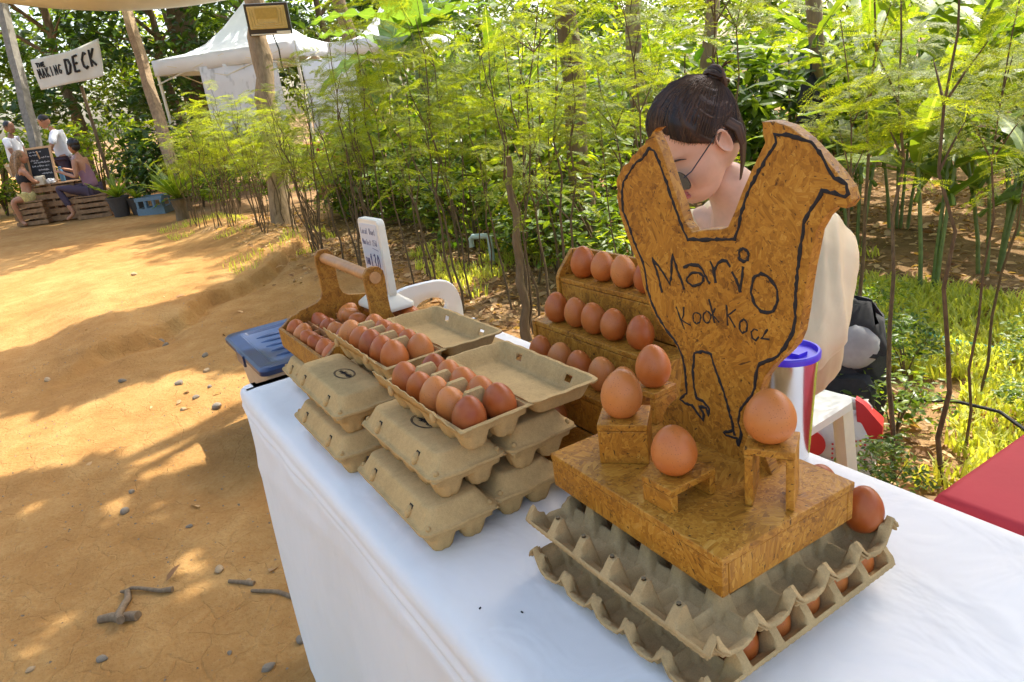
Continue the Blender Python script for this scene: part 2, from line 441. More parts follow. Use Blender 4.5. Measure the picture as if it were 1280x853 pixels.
def axis(*segs):
    a = [np.arange(p, q, s) for p, q, s in segs]
    return np.concatenate(a + [np.array([segs[-1][1]])])
gx = axis((-260, -60, 20), (-60, -18, 1.5), (-18, -7.2, .12), (-7.2, -1.3, .030), (-1.3, 2, .15), (2, 20, 1.2), (20, 200, 20))
gy = axis((-200, -20, 20), (-20, -2, 1.0), (-2, -1, .12), (-1, 2.2, .030), (2.2, 9, .15), (9, 30, 1.2), (30, 240, 20))
XX, YY = np.meshgrid(gx, gy); ZZ = gz(XX, YY)
nx, ny = len(gx), len(gy)
ii = (np.arange(ny-1)[:, None]*nx + np.arange(nx-1)[None, :]).ravel()
gme = npmesh('ground', np.stack([XX, YY, ZZ], -1).reshape(-1, 3), np.stack([ii, ii+1, ii+nx+1, ii+nx], 1), GROUND, True)
tag(obj('ground', gme), kind='structure')

# ------------------------------------------------------------------ table under its cloth
TZ = .74
X0, X1, Y0, Y1 = -1.706, .34, .253, .893
tb = thing('folding_table', 'long folding table under the white cloth of the egg stall', 'table', (-.68, .573, 0))
MB().box((0, 0, .715), (X1-X0-.03, Y1-Y0-.03, .03)).build('tabletop', WHITE_P, tb)
for sx in (-.85, .85):
    for sy in (-.24, .24):
        MB().tube([(sx, sy, .70), (sx, sy, 0)], .014).build('leg', plain('leg_paint', (.2, .2, .2), .5) if sx == -.85 and sy == -.24 else bpy.data.materials['leg_paint'], tb)

def cloth():
    """rounded-rectangle skirt: every ring is a closed loop round the table"""
    per = []
    hx, hy = (X1-X0)/2, (Y1-Y0)/2
    nx_, ny_ = 150, 56
    for i in range(nx_): per.append((-hx + 2*hx*i/nx_, -hy, 0, -1))
    for i in range(ny_): per.append((hx, -hy + 2*hy*i/ny_, 1, 0))
    for i in range(nx_): per.append((hx - 2*hx*i/nx_, hy, 0, 1))
    for i in range(ny_): per.append((-hx, hy - 2*hy*i/ny_, -1, 0))
    V = []; rings = []
    prof = [(-.040, 0, 0), (-.034, 0, 0), (-.030, 0, .0), (-.014, -.002, 0), (-.005, -.007, 0), (0, -.016, 0), (.001, -.03, 0)] + [(0, -d_, 0) for d_ in (.034, .038, .042, .046, .050, .054, .058, .062, .067, .073, .08, .09, .10, .115, .13, .15, .175, .205, .24, .28, .32, .37, .42, .47, .52, .57, .62, .66, .70, .74)]
    n = len(per)
    for off, dz, inner in prof:
        ring = []
        for i, (x, y, a, b) in enumerate(per):
            d = -dz/.74
            if inner:
                ring.append((max(-hx-off, min(hx+off, x)), max(-hy-off, min(hy+off, y)), TZ)); continue
            u = i*(.0136)
            wob = (.010*math.sin(u*7.1+1.2*d) + .014*math.sin(u*2.3+.8) + .006*math.sin(u*17+3*d))*max(0, d-.03)**.8*1.9
            wv_ = .006*math.sin(u*1.7)+.003*math.sin(u*5.3+1)
            crease = -.0055*math.exp(-((-dz-.058-wv_)/.0055)**2) + .0038*math.exp(-((-dz-.044-wv_)/.009)**2) + .0022*math.sin(u*19+9*math.sin(u*2.1))*math.exp(-((-dz-.072)/.03)**2)*max(0, math.sin(u*3.1+.4)) + .003*math.exp(-((-dz-.13-.05*math.sin(u*2.3+2))/.02)**2)
            cx = x/hx; lean = 0
            if cx < 0: lean = .085*d*(abs(cx)**7)
            px = x + (a*(off + wob + crease)) + lean
            py = y + (b*(off + wob + crease))
            # pinched corner folds
            ex = hx-abs(x); ey = hy-abs(y)
            k = math.exp(-((ex+ey)/.05)**2)*min(1, d*2)
            px -= math.copysign(.022, x)*k; py -= math.copysign(.022, y)*k
            zz = TZ + dz
            if dz < -.69: zz += .006*math.sin(u*9)
            ring.append((px, py, zz))
        rings.append(ring)
    m = MB(); m.loft(rings, False, False)
    near_ = list(range(nx_)); rgt = [nx_+k for k in range(ny_)]; far_ = [nx_+ny_+k for k in range(nx_)]; lft = [2*nx_+ny_+k for k in range(ny_)]
    T_ = []
    for k in range(1, nx_-1): T_.append((near_[k], near_[k+1], far_[nx_-k-1], far_[nx_-k]))
    e1 = lft[1:]+[near_[0]]; e1 = [far_[0+nx_-1] if False else lft[0]]+e1
    for k in range(len(e1)-1): T_.append((e1[k], e1[k+1], near_[1] if k >= len(e1)//2 else far_[nx_-1]))
    T_.append((e1[len(e1)//2], near_[1], far_[nx_-1]))
    e2 = rgt+[far_[0]]
    for k in range(len(e2)-1): T_.append((e2[k], e2[k+1], near_[nx_-1] if k < len(e2)//2 else far_[1]))
    T_.append((e2[len(e2)//2], far_[1], near_[nx_-1]))
    m.F += T_; m.M += [0]*len(T_)
    o = m.build('tablecloth', CLOTH, None, True, 60, loc=((X0+X1)/2, (Y0+Y1)/2, 0.003))
    tag(o, 'smooth white cloth draped to the ground over the egg stall table', 'tablecloth')
cloth()
TZ += .003
cr_ = MB()
for x, y in ((-.62, .335), (-.66, .30)):
    cr_.box((x, y, TZ+.0012), (.003, .0012, .0018), Matrix.Rotation(x*40, 3, 'Z'))
tag(cr_.build('crumbs', DARK, None, False), kind='stuff')

# red table beside
rt = thing('red_table', 'table under a bright red cloth next to the white egg stall', 'table', (.18, 1.28, 0))
m = MB(); hx, hy = .625, .37
ring = lambda o, z, w=0: [(x+o*np.sign(x)+w*math.sin(y*30), y+o*np.sign(y)+w*math.sin(x*30), z) for x, y in
     [(-hx+2*hx*i/24, -hy) for i in range(24)] + [(hx, -hy+2*hy*i/16) for i in range(16)] + [(hx-2*hx*i/24, hy) for i in range(24)] + [(-hx, hy-2*hy*i/16) for i in range(16)]]
m.loft([ring(-.012, .734), ring(-.004, .732), ring(0, .722), ring(.003, .5, .006), ring(.008, .25, .010), ring(.012, .03, .014)], True, False)
m.build('red_cloth', RED_CLOTH, rt, True, 60)
for sx in (-.5, .5):
    for sy in (-.28, .28): MB().tube([(sx, sy, .70), (sx, sy, 0)], .014).build('leg', bpy.data.materials['leg_paint'], rt)

# ------------------------------------------------------------------ eggs
def egg_mesh():
    pr = []
    n = 22
    for i in range(n+1):
        a = PI*i/n; z = -math.cos(a)*.0282
        r = math.sin(a)*.0222*(1 - .13*(z/.0282) - .02*(z/.0282)**2)
        pr.append((max(r, 0), z))
    m = MB(); m.lathe(pr, 28); return m.mesh('egg', EGG, True, 80)
EGG_ME = egg_mesh()
ORD = ['first', 'second', 'third', 'fourth', 'fifth', 'sixth', 'seventh']
def egg(x, y, z, label, group=None, s=1.0, tilt=None, up=True, zs=1.0):
    o = obj('egg', EGG_ME, None, (x, y, z))
    t = tilt if tilt is not None else (random.uniform(-.12, .12), random.uniform(-.12, .12))
    o.rotation_euler = (t[0] + (0 if up else PI), t[1], random.uniform(0, 6.28)); o.scale = (s*random.uniform(.96, 1.03), s*random.uniform(.96, 1.03), s*zs*random.uniform(.97, 1.03))
    return tag(o, label, 'egg', group)

# ------------------------------------------------------------------ egg trays (30 cells)
TS = .297
def tray_mesh():
    nxc, nyc = 6, 5
    cxs = TS/nxc; ext = .013; L2 = TS/2; W2 = TS/2 - ext; cys = 2*W2/nyc
    nx_, ny_ = 121, 113
    xs = np.linspace(-L2, L2, nx_); ys = np.linspace(-TS/2, TS/2, ny_)
    X, Y = np.meshgrid(xs, ys)
    u = 2*np.abs(((X+L2)/cxs) % 1.0 - .5); yy = np.clip(Y, -W2, W2)
    v = 2*np.abs(((yy+W2)/cys) % 1.0 - .5)
    out = np.clip((np.abs(Y)-W2)/ext, 0, 1)
    v = np.where(np.abs(Y) >= W2, 1.0, v)
    mn = np.minimum(u, v); mx = np.maximum(u, v)
    h = np.maximum(.016*sstep(.58, .97, mx), .056*sstep(.36, .99, mn)); h = np.minimum(h, .0438)
    h = np.maximum(h, .003*sstep(.3, .6, mx))
    edx = np.clip((L2-np.abs(X))/.024, 0, 1); h = np.where(out > 0, h, np.minimum(h, .0438*edx**.8 + (1-edx**.8)*(.016+.014*v**3)))
    h = h*(1-out) + out*(h*.25 + .024*.75)
    h = np.where(out > .999, .026, h)
    X2 = X + np.sign(X)*.004*sstep(.98, 1, np.abs(X)/L2)*(1-v)*1.2
    V = np.stack([X2, Y, h + .0008*vnoise(X*220, Y*220, 3)], -1).reshape(-1, 3)
    ii = (np.arange(ny_-1)[:, None]*nx_ + np.arange(nx_-1)[None, :]).ravel()
    V = V.tolist(); F = np.stack([ii, ii+1, ii+nx_+1, ii+nx_], 1).tolist()
    # turned-down rim
    m = MB(); m.V = [tuple(p) for p in V]; m.F = [tuple(f) for f in F]; m.M = [0]*len(F)
    rim = [i for i in range(nx_)] + [j*nx_+nx_-1 for j in range(1, ny_)] + [(ny_-1)*nx_+i for i in range(nx_-2, -1, -1)] + [j*nx_ for j in range(ny_-2, 0, -1)]
    n0 = len(m.V)
    for k in rim:
        x, y, z = m.V[k]; l = math.hypot(x, y)
        m.V.append((x+.0030*x/l, y+.0030*y/l, z-.0022 + .0006*math.sin(k*1.7)))
    for a in range(len(rim)):
        b = (a+1) % len(rim); m.F.append((rim[a], n0+a, n0+b, rim[b])); m.M.append(0)
    for i in range(1, nxc):
        for j in range(0, nyc+1): m.lathe([(.0026, .0409), (0, .0409)], 8, (-L2+cxs*i, -W2+cys*j, .0033), 1)  # darker discs on solid post tops stand for the shade inside their holes
    return m.mesh('egg_tray', [PULP_G, plain('post_hole_shade', (.20, .145, .075), .9)], True, 50)
TRAY_ME = tray_mesh()
TX, TY = -.3745-TS/2, .389+TS/2
def tray(z, rz, dx, dy, label):
    o = obj('egg_tray', TRAY_ME, None, (TX+dx, TY+dy, z), (0, 0, rz))
    s = o.modifiers.new('thick', 'SOLIDIFY'); s.thickness = .0020; s.offset = -1
    return tag(o, label, 'egg tray')
tray(TZ+.002, PI/2, .000, .002, 'lowest grey pulp egg tray, resting on the white cloth under the full tray')
tray(TZ+.0075, PI/2 + .012, .002, -.002, 'grey pulp tray nested in the lowest tray and filled with brown eggs')
tray(.7945, R(-.6), -.001, .001, 'grey pulp tray lying on top of the full layer of eggs')
tray(.8000, R(-.2), .002, -.001, 'topmost grey pulp egg tray, carrying the wooden chicken sign')
pit = TS/6; wid = (TS-.026)/5
for k in range(1, 6):
    yk = TY - TS/2 + pit*(k+.5)
    egg(TX+TS/2-.004-wid*.5, yk, .7738, f'egg squeezed between lower and upper tray, {ORD[k-1]} from the front corner', 'eggs in the end row of the lower tray', .98)
egg(-.401, .668, .840, 'egg in the topmost tray at its outer corner, beside the wooden sign base', 'eggs in the topmost tray', 1.02)
egg(-.462, .676, .840, 'egg in the topmost tray half hidden by the sign base, next to the corner egg', 'eggs in the topmost tray', 1.0)

# ------------------------------------------------------------------ wooden chicken sign
OUTL=[(-0.617, 1.27), (-0.624, 1.266), (-0.628, 1.261), (-0.636, 1.257), (-0.639, 1.252), (-0.648, 1.248), (-0.652, 1.243), (-0.661, 1.239), (-0.668, 1.231), (-0.678, 1.227), (-0.685, 1.218), (-0.691, 1.212), (-0.693, 1.204), (-0.691, 1.197), (-0.694, 1.189), (-0.69, 1.167), (-0.681, 1.143), (-0.672, 1.124), (-0.66, 1.1), (-0.656, 1.081), (-0.649, 1.06), (-0.634, 1.038), (-0.618, 1.024), (-0.606, 1.015), (-0.598, 1.004), (-0.596, 0.98), (-0.6, 0.957), (-0.604, 0.944), (-0.617, 0.931), (-0.628, 0.918), (-0.634, 0.905), (-0.636, 0.894), (-0.592, 0.891), (-0.547, 0.889), (-0.507, 0.888), (-0.461, 0.887), (-0.474, 0.914), (-0.481, 0.942), (-0.481, 0.961), (-0.482, 0.98), (-0.473, 1.007), (-0.462, 1.023), (-0.448, 1.038), (-0.437, 1.052), (-0.431, 1.067), (-0.427, 1.091), (-0.424, 1.116), (-0.421, 1.136), (-0.417, 1.156), (-0.414, 1.172), (-0.406, 1.186), (-0.398, 1.194), (-0.392, 1.197), (-0.384, 1.196), (-0.379, 1.203), (-0.383, 1.214), (-0.395, 1.228), (-0.411, 1.243), (-0.427, 1.257), (-0.444, 1.268), (-0.462, 1.273), (-0.476, 1.273), (-0.474, 1.271), (-0.474, 1.261), (-0.471, 1.254), (-0.477, 1.244), (-0.488, 1.226), (-0.499, 1.206), (-0.509, 1.185), (-0.519, 1.167), (-0.527, 1.164), (-0.549, 1.161), (-0.571, 1.156), (-0.573, 1.16), (-0.58, 1.166), (-0.587, 1.185), (-0.597, 1.207), (-0.605, 1.228), (-0.613, 1.247), (-0.624, 1.266)]
CARVE=[[(-0.631, 1.248), (-0.643, 1.236), (-0.654, 1.232), (-0.667, 1.22), (-0.679, 1.208), (-0.683, 1.195), (-0.684, 1.173), (-0.675, 1.154), (-0.667, 1.135), (-0.654, 1.112), (-0.65, 1.097), (-0.648, 1.077), (-0.642, 1.06), (-0.633, 1.045), (-0.617, 1.028), (-0.603, 1.017), (-0.593, 1.001), (-0.59, 0.984), (-0.589, 0.966), (-0.589, 0.953), (-0.601, 0.941), (-0.592, 0.938), (-0.58, 0.939), (-0.572, 0.931), (-0.564, 0.925), (-0.561, 0.932), (-0.569, 0.941), (-0.558, 0.943), (-0.554, 0.935), (-0.553, 0.944), (-0.563, 0.95), (-0.572, 0.951), (-0.576, 0.964), (-0.577, 0.988), (-0.573, 1.01), (-0.56, 1.016), (-0.547, 1.015), (-0.544, 1.004), (-0.533, 0.98), (-0.525, 0.959), (-0.517, 0.932), (-0.515, 0.921)], [(-0.51, 0.91), (-0.512, 0.919), (-0.528, 0.917), (-0.531, 0.919), (-0.517, 0.928)], [(-0.51, 0.91), (-0.505, 0.927), (-0.509, 0.94), (-0.507, 0.955), (-0.501, 0.966), (-0.491, 0.978), (-0.486, 0.991), (-0.484, 1.008), (-0.479, 1.021), (-0.459, 1.033), (-0.447, 1.048), (-0.438, 1.067), (-0.435, 1.084), (-0.435, 1.109), (-0.433, 1.133), (-0.429, 1.161), (-0.426, 1.182), (-0.421, 1.191), (-0.414, 1.201), (-0.408, 1.211), (-0.396, 1.209), (-0.385, 1.207), (-0.382, 1.21), (-0.385, 1.218), (-0.397, 1.223), (-0.404, 1.232), (-0.409, 1.242), (-0.421, 1.254), (-0.435, 1.258), (-0.448, 1.261), (-0.46, 1.261), (-0.458, 1.253), (-0.466, 1.244), (-0.476, 1.23), (-0.487, 1.213), (-0.495, 1.199), (-0.501, 1.181), (-0.504, 1.169), (-0.51, 1.155), (-0.542, 1.151), (-0.577, 1.147), (-0.584, 1.158), (-0.59, 1.173), (-0.6, 1.195), (-0.606, 1.21), (-0.616, 1.232), (-0.623, 1.245), (-0.631, 1.248)]]
BIG=[[(-0.622, 1.077), (-0.628, 1.099), (-0.636, 1.118), (-0.62, 1.104), (-0.608, 1.089), (-0.604, 1.11), (-0.602, 1.127), (-0.595, 1.109), (-0.585, 1.087)], [(-0.585, 1.114), (-0.573, 1.119), (-0.562, 1.119), (-0.555, 1.114), (-0.551, 1.107), (-0.546, 1.1)], [(-0.555, 1.106), (-0.555, 1.103), (-0.557, 1.1), (-0.56, 1.098), (-0.564, 1.096), (-0.569, 1.094), (-0.573, 1.094), (-0.577, 1.095), (-0.579, 1.096), (-0.581, 1.098), (-0.58, 1.101), (-0.578, 1.104), (-0.575, 1.107), (-0.571, 1.109), (-0.567, 1.11), (-0.563, 1.111), (-0.559, 1.11), (-0.556, 1.108), (-0.555, 1.106)], [(-0.544, 1.126), (-0.54, 1.117), (-0.537, 1.103)], [(-0.538, 1.118), (-0.533, 1.126), (-0.527, 1.13), (-0.521, 1.129), (-0.516, 1.124)], [(-0.514, 1.119), (-0.509, 1.11), (-0.504, 1.098)], [(-0.499, 1.127), (-0.501, 1.113), (-0.504, 1.098)], [(-0.492, 1.14), (-0.492, 1.138), (-0.493, 1.135), (-0.495, 1.134), (-0.497, 1.133), (-0.499, 1.132), (-0.501, 1.133), (-0.503, 1.134), (-0.504, 1.136), (-0.504, 1.138), (-0.504, 1.141), (-0.503, 1.143), (-0.501, 1.145), (-0.499, 1.146), (-0.497, 1.146), (-0.495, 1.145), (-0.493, 1.144), (-0.492, 1.142), (-0.492, 1.14)], [(-0.457, 1.108), (-0.456, 1.103), (-0.456, 1.098), (-0.457, 1.093), (-0.459, 1.089), (-0.461, 1.085), (-0.465, 1.083), (-0.469, 1.081), (-0.473, 1.081), (-0.477, 1.082), (-0.48, 1.084), (-0.484, 1.087), (-0.487, 1.091), (-0.488, 1.095), (-0.489, 1.1), (-0.489, 1.105), (-0.488, 1.11), (-0.486, 1.115), (-0.484, 1.118), (-0.48, 1.121), (-0.476, 1.122), (-0.472, 1.122), (-0.469, 1.121), (-0.465, 1.119), (-0.462, 1.116), (-0.459, 1.112), (-0.457, 1.108)]]
SMALL=[[(-0.6, 1.063), (-0.594, 1.05), (-0.588, 1.038)], [(-0.587, 1.065), (-0.588, 1.055), (-0.592, 1.048), (-0.586, 1.046), (-0.577, 1.044)], [(-0.561, 1.057), (-0.562, 1.054), (-0.563, 1.052), (-0.564, 1.05), (-0.566, 1.049), (-0.568, 1.048), (-0.57, 1.049), (-0.572, 1.05), (-0.573, 1.052), (-0.573, 1.054), (-0.573, 1.057), (-0.572, 1.059), (-0.57, 1.061), (-0.568, 1.062), (-0.566, 1.062), (-0.564, 1.062), (-0.562, 1.061), (-0.561, 1.059), (-0.561, 1.057)], [(-0.546, 1.061), (-0.547, 1.058), (-0.548, 1.056), (-0.549, 1.054), (-0.551, 1.053), (-0.553, 1.052), (-0.555, 1.053), (-0.556, 1.054), (-0.557, 1.056), (-0.557, 1.058), (-0.557, 1.061), (-0.556, 1.063), (-0.554, 1.065), (-0.552, 1.067), (-0.55, 1.067), (-0.549, 1.066), (-0.547, 1.065), (-0.546, 1.063), (-0.546, 1.061)], [(-0.548, 1.082), (-0.544, 1.069), (-0.541, 1.055)], [(-0.539, 1.073), (-0.544, 1.064), (-0.534, 1.057)], [(-0.523, 1.08), (-0.522, 1.068), (-0.522, 1.056)], [(-0.51, 1.077), (-0.521, 1.068), (-0.511, 1.056)], [(-0.495, 1.061), (-0.495, 1.059), (-0.496, 1.056), (-0.497, 1.054), (-0.499, 1.053), (-0.501, 1.052), (-0.503, 1.053), (-0.504, 1.054), (-0.505, 1.056), (-0.505, 1.059), (-0.505, 1.062), (-0.504, 1.064), (-0.502, 1.066), (-0.501, 1.067), (-0.499, 1.068), (-0.497, 1.067), (-0.496, 1.066), (-0.495, 1.064), (-0.495, 1.061)], [(-0.481, 1.059), (-0.486, 1.06), (-0.49, 1.055), (-0.489, 1.049), (-0.484, 1.047), (-0.48, 1.052)], [(-0.468, 1.063), (-0.475, 1.053), (-0.477, 1.051), (-0.466, 1.052)]]
sg = thing('chicken_sign', 'chicken shaped chipboard sign with burnt lettering standing on a low wooden box', 'sign', (-.54, .5415, .844), R(-1.4))
Mi = Matrix.Rotation(R(1.4), 4, 'Z') @ Matrix.Translation((.54, -.5415, -.844))
BL, BW, BH, T = .286, .203, .0463, .009
MB().box((0, 0, BH-T/2), (BL, BW, T)).build('top_panel', OSB, sg, False, bevel=.0012)
for y in (-1, 1): MB().box((0, y*(BW/2-T/2-.0008), (BH-T-.0006)/2), (BL-.0016, T, BH-T-.0006)).build('side_panel', OSB, sg, False, bevel=.001)
for x in (-1, 1): MB().box((x*(BL/2-T/2-.0008), 0, (BH-T-.0006)/2), (T, BW-2*T-.003, BH-T-.0006)).build('end_panel', OSB, sg, False, bevel=.001)
bo = MB(); bo.prism(OUTL, .590, .6045)
b = bo.build('chicken_board', OSB, sg, False, bevel=.0018); b.data.transform(Mi)
def strokes(name, lines, r0, mat, jit=.0006, fl=.45):
    m = MB(); rr = random.Random(len(lines))
    for l in lines:
        pts = []
        for (xa, za), (xb, zb) in zip(l[:-1], l[1:]):
            k = max(1, int(math.hypot(xb-xa, zb-za)/.004))
            for i in range(k): pts.append((xa+(xb-xa)*i/k, za+(zb-za)*i/k))
        pts.append(l[-1])
        P3 = [(x+rr.uniform(-jit, jit), .5899, z+rr.uniform(-jit, jit)) for x, z in pts]
        m.tube(P3, [r0*rr.uniform(.55, 1.25) for _ in P3], 6)
    for i, (x, y, z) in enumerate(m.V): m.V[i] = (x, .5899+(y-.5899)*fl, z)
    o = m.build(name, mat, sg, False); o.data.transform(Mi); return o
strokes('outline_drawing', CARVE, .0021, BURN)
strokes('name_lettering', BIG, .0020, BURN)
strokes('small_lettering', SMALL, .00125, BURN, .0004)
MB().prism([(-.03, 0), (.03, 0), (-.03, .06)], -.005, .005).build('brace', OSB, sg, False, bevel=.001, loc=(.055, .085, BH), rot=(0, 0, PI/2))

def stand(name, label, loc, rz, wx, wy, h, kind, s=None):
    """kind cube: closed block of boards; bench: two side slabs under a top"""
    t = thing(name, label, 'egg stand', loc, rz)
    tt = .0085
    MB().box((0, 0, h-tt/2), (wx, wy, tt)).build('top', OSB, t, False, bevel=.0012)
    if kind == 'cube':
        for y in (-1, 1): MB().box((0, y*(wy/2-tt/2-.0005), (h-tt-.0005)/2), (wx-.001, tt, h-tt-.0005)).build('side_panel', OSB, t, False, bevel=.001)
        for x in (-1, 1): MB().box((x*(wx/2-tt/2-.0005), 0, (h-tt-.0005)/2), (tt, wy-2*tt-.002, h-tt-.0005)).build('end_panel', OSB, t, False, bevel=.001)
    elif kind == 'bench_x':
        for y in (-1, 1): MB().box((0, y*(wy/2-tt/2-.0005), (h-tt-.0005)/2), (wx-.001, tt, h-tt-.0005)).build('side_panel', OSB, t, False, bevel=.001)
    else:
        for x in (-1, 1): MB().box((x*(wx/2-tt/2-.0005), 0, (h-tt-.0005)/2), (tt, wy-.001, h-tt-.0005)).build('leg_panel', OSB, t, False, bevel=.001)
    return t
BZ = .844+BH+.0004
def place(front, rz, wx, wy):
    """centre of a block whose front edge midpoint is given"""
    return (front[0] - math.sin(rz)*wy/2, front[1] + math.cos(rz)*wy/2, BZ)
c = place((-.598, .491), R(42), .06, .056)
stand('egg_stand', 'square chipboard block carrying an egg on the sign base', c, R(42), .060, .056, .052, 'cube'); egg(c[0]-.002, c[1], BZ+.052+.0275, 'egg standing on the square chipboard block', None, 1.13, zs=.97)
c = (-.5035, .487, BZ)
stand('egg_stand', 'lowest little chipboard bench with an egg on the sign base', c, 0, .046, .066, .031, 'bench_x'); egg(c[0]-.001, c[1]-.004, BZ+.031+.0275, 'egg standing on the lowest chipboard bench', None, 1.12, zs=.88)
c = place((-.424, .536), R(31), .050, .046)
stand('egg_stand', 'tall open chipboard stool with an egg near the corner of the sign base', c, R(31), .050, .048, .068, 'bench_y'); egg(c[0]-.001, c[1]-.002, BZ+.068+.0275, 'egg standing on the tall open chipboard stool', None, 1.16, zs=.88)
c = (-.668, .607, BZ)
stand('egg_stand', 'small chipboard stool partly hidden behind the board of the sign', c, R(4), .046, .044, .045, 'bench_y'); egg(c[0]+.003, c[1], BZ+.045+.0275, 'egg on the small stool half hidden by the edge of the chicken board', None, 1.05)

# ------------------------------------------------------------------ stepped rack
rk = thing('egg_rack', 'stepped chipboard rack holding rows of brown eggs behind the cartons', 'egg rack', (-.918, .70, TZ))
RX0, RX1 = -1.078, -.752
tiers = [(.568, .632, .787), (.632, .699, .853), (.699, .764, .9145), (.764, .832, .983)]
for i, (ya, yb, zt) in enumerate(tiers):
    MB().box(((RX0+RX1)/2+.918, (ya+yb)/2-.70, zt-.0045-TZ), (RX1-RX0, yb-ya-.0008, .009)).build('tier_panel', OSB, rk, False, bevel=.0012)
    zb = TZ if i == 0 else tiers[i-1][2]
    MB().box(((RX0+RX1)/2+.918, ya+.0055-.70, (zb+zt-.0098)/2-TZ), (RX1-RX0-.0016, .009, zt-.0098-zb-.0006)).build('riser_panel', OSB, rk, False, bevel=.001)
MB().box(((RX0+RX1)/2+.918, .8365-.70, (TZ+1.022)/2-TZ), (RX1-RX0, .009, 1.022-TZ)).build('back_panel', OSB, rk, False, bevel=.0012)
for x in (RX0-.0045, RX1+.0045):
    m = MB(); m.prism([(-.137, 0), (.136, 0), (.136, .282), (.10, .287), (.066, .250), (.061, .240), (.059, .1715), (-.003, .1715), (-.005, .110), (-.071, .110), (-.073, .044), (-.137, .044)], -.0044, .0044)
    m.build('side_panel', OSB, rk, False, bevel=.001, loc=(x+.918, 0, 0), rot=(0, 0, PI/2))
rows = [('top', .983, .792, [-1.040, -.984, -.926, -.868, -.81], .057), ('second', .9145, .7255, [-1.040, -.986, -.934, -.882, -.818, -.779][:5], .055), ('third', .853, .665, [-1.018, -.962, -.906, -.850, -.795], .056)]
for nm, zt, y, xs, sp in rows:
    for k, x in enumerate(xs):
        egg(x, y + random.uniform(-.002, .002), zt+.0277, f'egg on the {nm} step of the chipboard rack, {ORD[k]} from the sloped end', 'eggs on the stepped rack', random.uniform(.98, 1.06))
egg(-.905, .601, .787+.0277, 'egg on the lowest rack step, seen in the gap below the open lid', 'eggs on the stepped rack', 1.05)

# ------------------------------------------------------------------ egg cartons
CL, CW, CD = .246, .108, .040
def rrect(hx, hy, r, z, n=5, holes=None):
    pts = []
    for cx, cy, a0 in ((hx-r, hy-r, 0), (-hx+r, hy-r, 90), (-hx+r, -hy+r, 180), (hx-r, -hy+r, 270)):
        for k in range(n+1):
            a = R(a0+90*k/n); pts.append((cx+r*math.cos(a), cy+r*math.sin(a), z))
    return pts

def carton_base_mesh():
    nx_, ny_ = 99, 45
    xs = np.linspace(-CL/2, CL/2, nx_); ys = np.linspace(-CW/2, CW/2, ny_); X, Y = np.meshgrid(xs, ys)
    il, iw = CL-.010, CW-.010
    cx = np.clip((X+il/2)/il*5, 0, 5-1e-6); cy = np.clip((Y+iw/2)/iw*2, 0, 2-1e-6)
    u = np.abs((cx % 1)*2-1); v = np.abs((cy % 1)*2-1)
    r = (u**3.2+v**3.2)**(1/3.2)
    h = .026*sstep(.50, 1.0, r)
    h = h + .0018*np.cos(np.arctan2((cy % 1)-.5, (cx % 1)-.5)*8)*sstep(.45, .7, r)*(1-sstep(.8, 1, r))
    e = np.minimum(CL/2-np.abs(X), CW/2-np.abs(Y))
    # outer walls rise to the rim
    uo = np.abs(X)/(CL/2); vo = np.abs(Y)/(CW/2)
    h = np.maximum(h, CD*(1-np.clip((e-.0025)/.011, 0, 1)**.8)*np.where(e < .0135, 1, 0))
    # notches between the cups along the outer walls: the wall stays high there
    for k in range(1, 5):
        px = -il/2+il*k/5
        d = np.maximum(np.abs(X-px)/.0075, np.abs(Y)/.021)
        h = np.maximum(h, .066*np.clip(1.75-1.2*d, 0, 1)**.8)
        h = np.maximum(h, .034*(1-sstep(.004, .012, np.abs(X-px)))*sstep(.030, .047, np.abs(Y)))
    h = np.where(e < .0028, CD, h)
    h = h + .0007*vnoise(X*300, Y*300, 4)*(e > .003)
    V = np.stack([X, Y, h], -1).reshape(-1, 3)
    ii = (np.arange(ny_-1)[:, None]*nx_ + np.arange(nx_-1)[None, :]).ravel()
    m = MB(); m.V = [tuple(p) for p in V.tolist()]; m.F = [tuple(f) for f in np.stack([ii, ii+1, ii+nx_+1, ii+nx_], 1).tolist()]; m.M = [0]*len(m.F)
    rim = list(range(nx_)) + [j*nx_+nx_-1 for j in range(1, ny_)] + [(ny_-1)*nx_+i for i in range(nx_-2, -1, -1)] + [j*nx_ for j in range(ny_-2, 0, -1)]
    n0 = len(m.V)
    for k in rim:
        x, y, z = m.V[k]; sx = .004*np.sign(x)*(abs(x) > CL/2-.002); sy = .004*np.sign(y)*(abs(y) > CW/2-.002)
        m.V.append((x+sx, y+sy, z-.0005+.0012*math.sin(k*.9)*math.sin(k*.31)))
    for a in range(len(rim)):
        b_ = (a+1) % len(rim); m.F.append((rim[a], n0+a, n0+b_, rim[b_])); m.M.append(0)
    return m.mesh('base', PULP, True, 50)

def wob_ring(ring, a=.0009):
    return [(x+a*math.sin(i*2.1+y*300), y+a*math.sin(i*1.3+x*200), z+a*math.sin(i*1.7+x*90)) for i, (x, y, z) in enumerate(ring)]

def subring(ring, step=.011):
    out = []
    for i, p in enumerate(ring):
        q = ring[(i+1) % len(ring)]; d = math.dist(p, q); k = max(1, round(d/step))
        out += [tuple(p[j]+(q[j]-p[j])*t/k for j in range(3)) for t in range(k)]
    return out

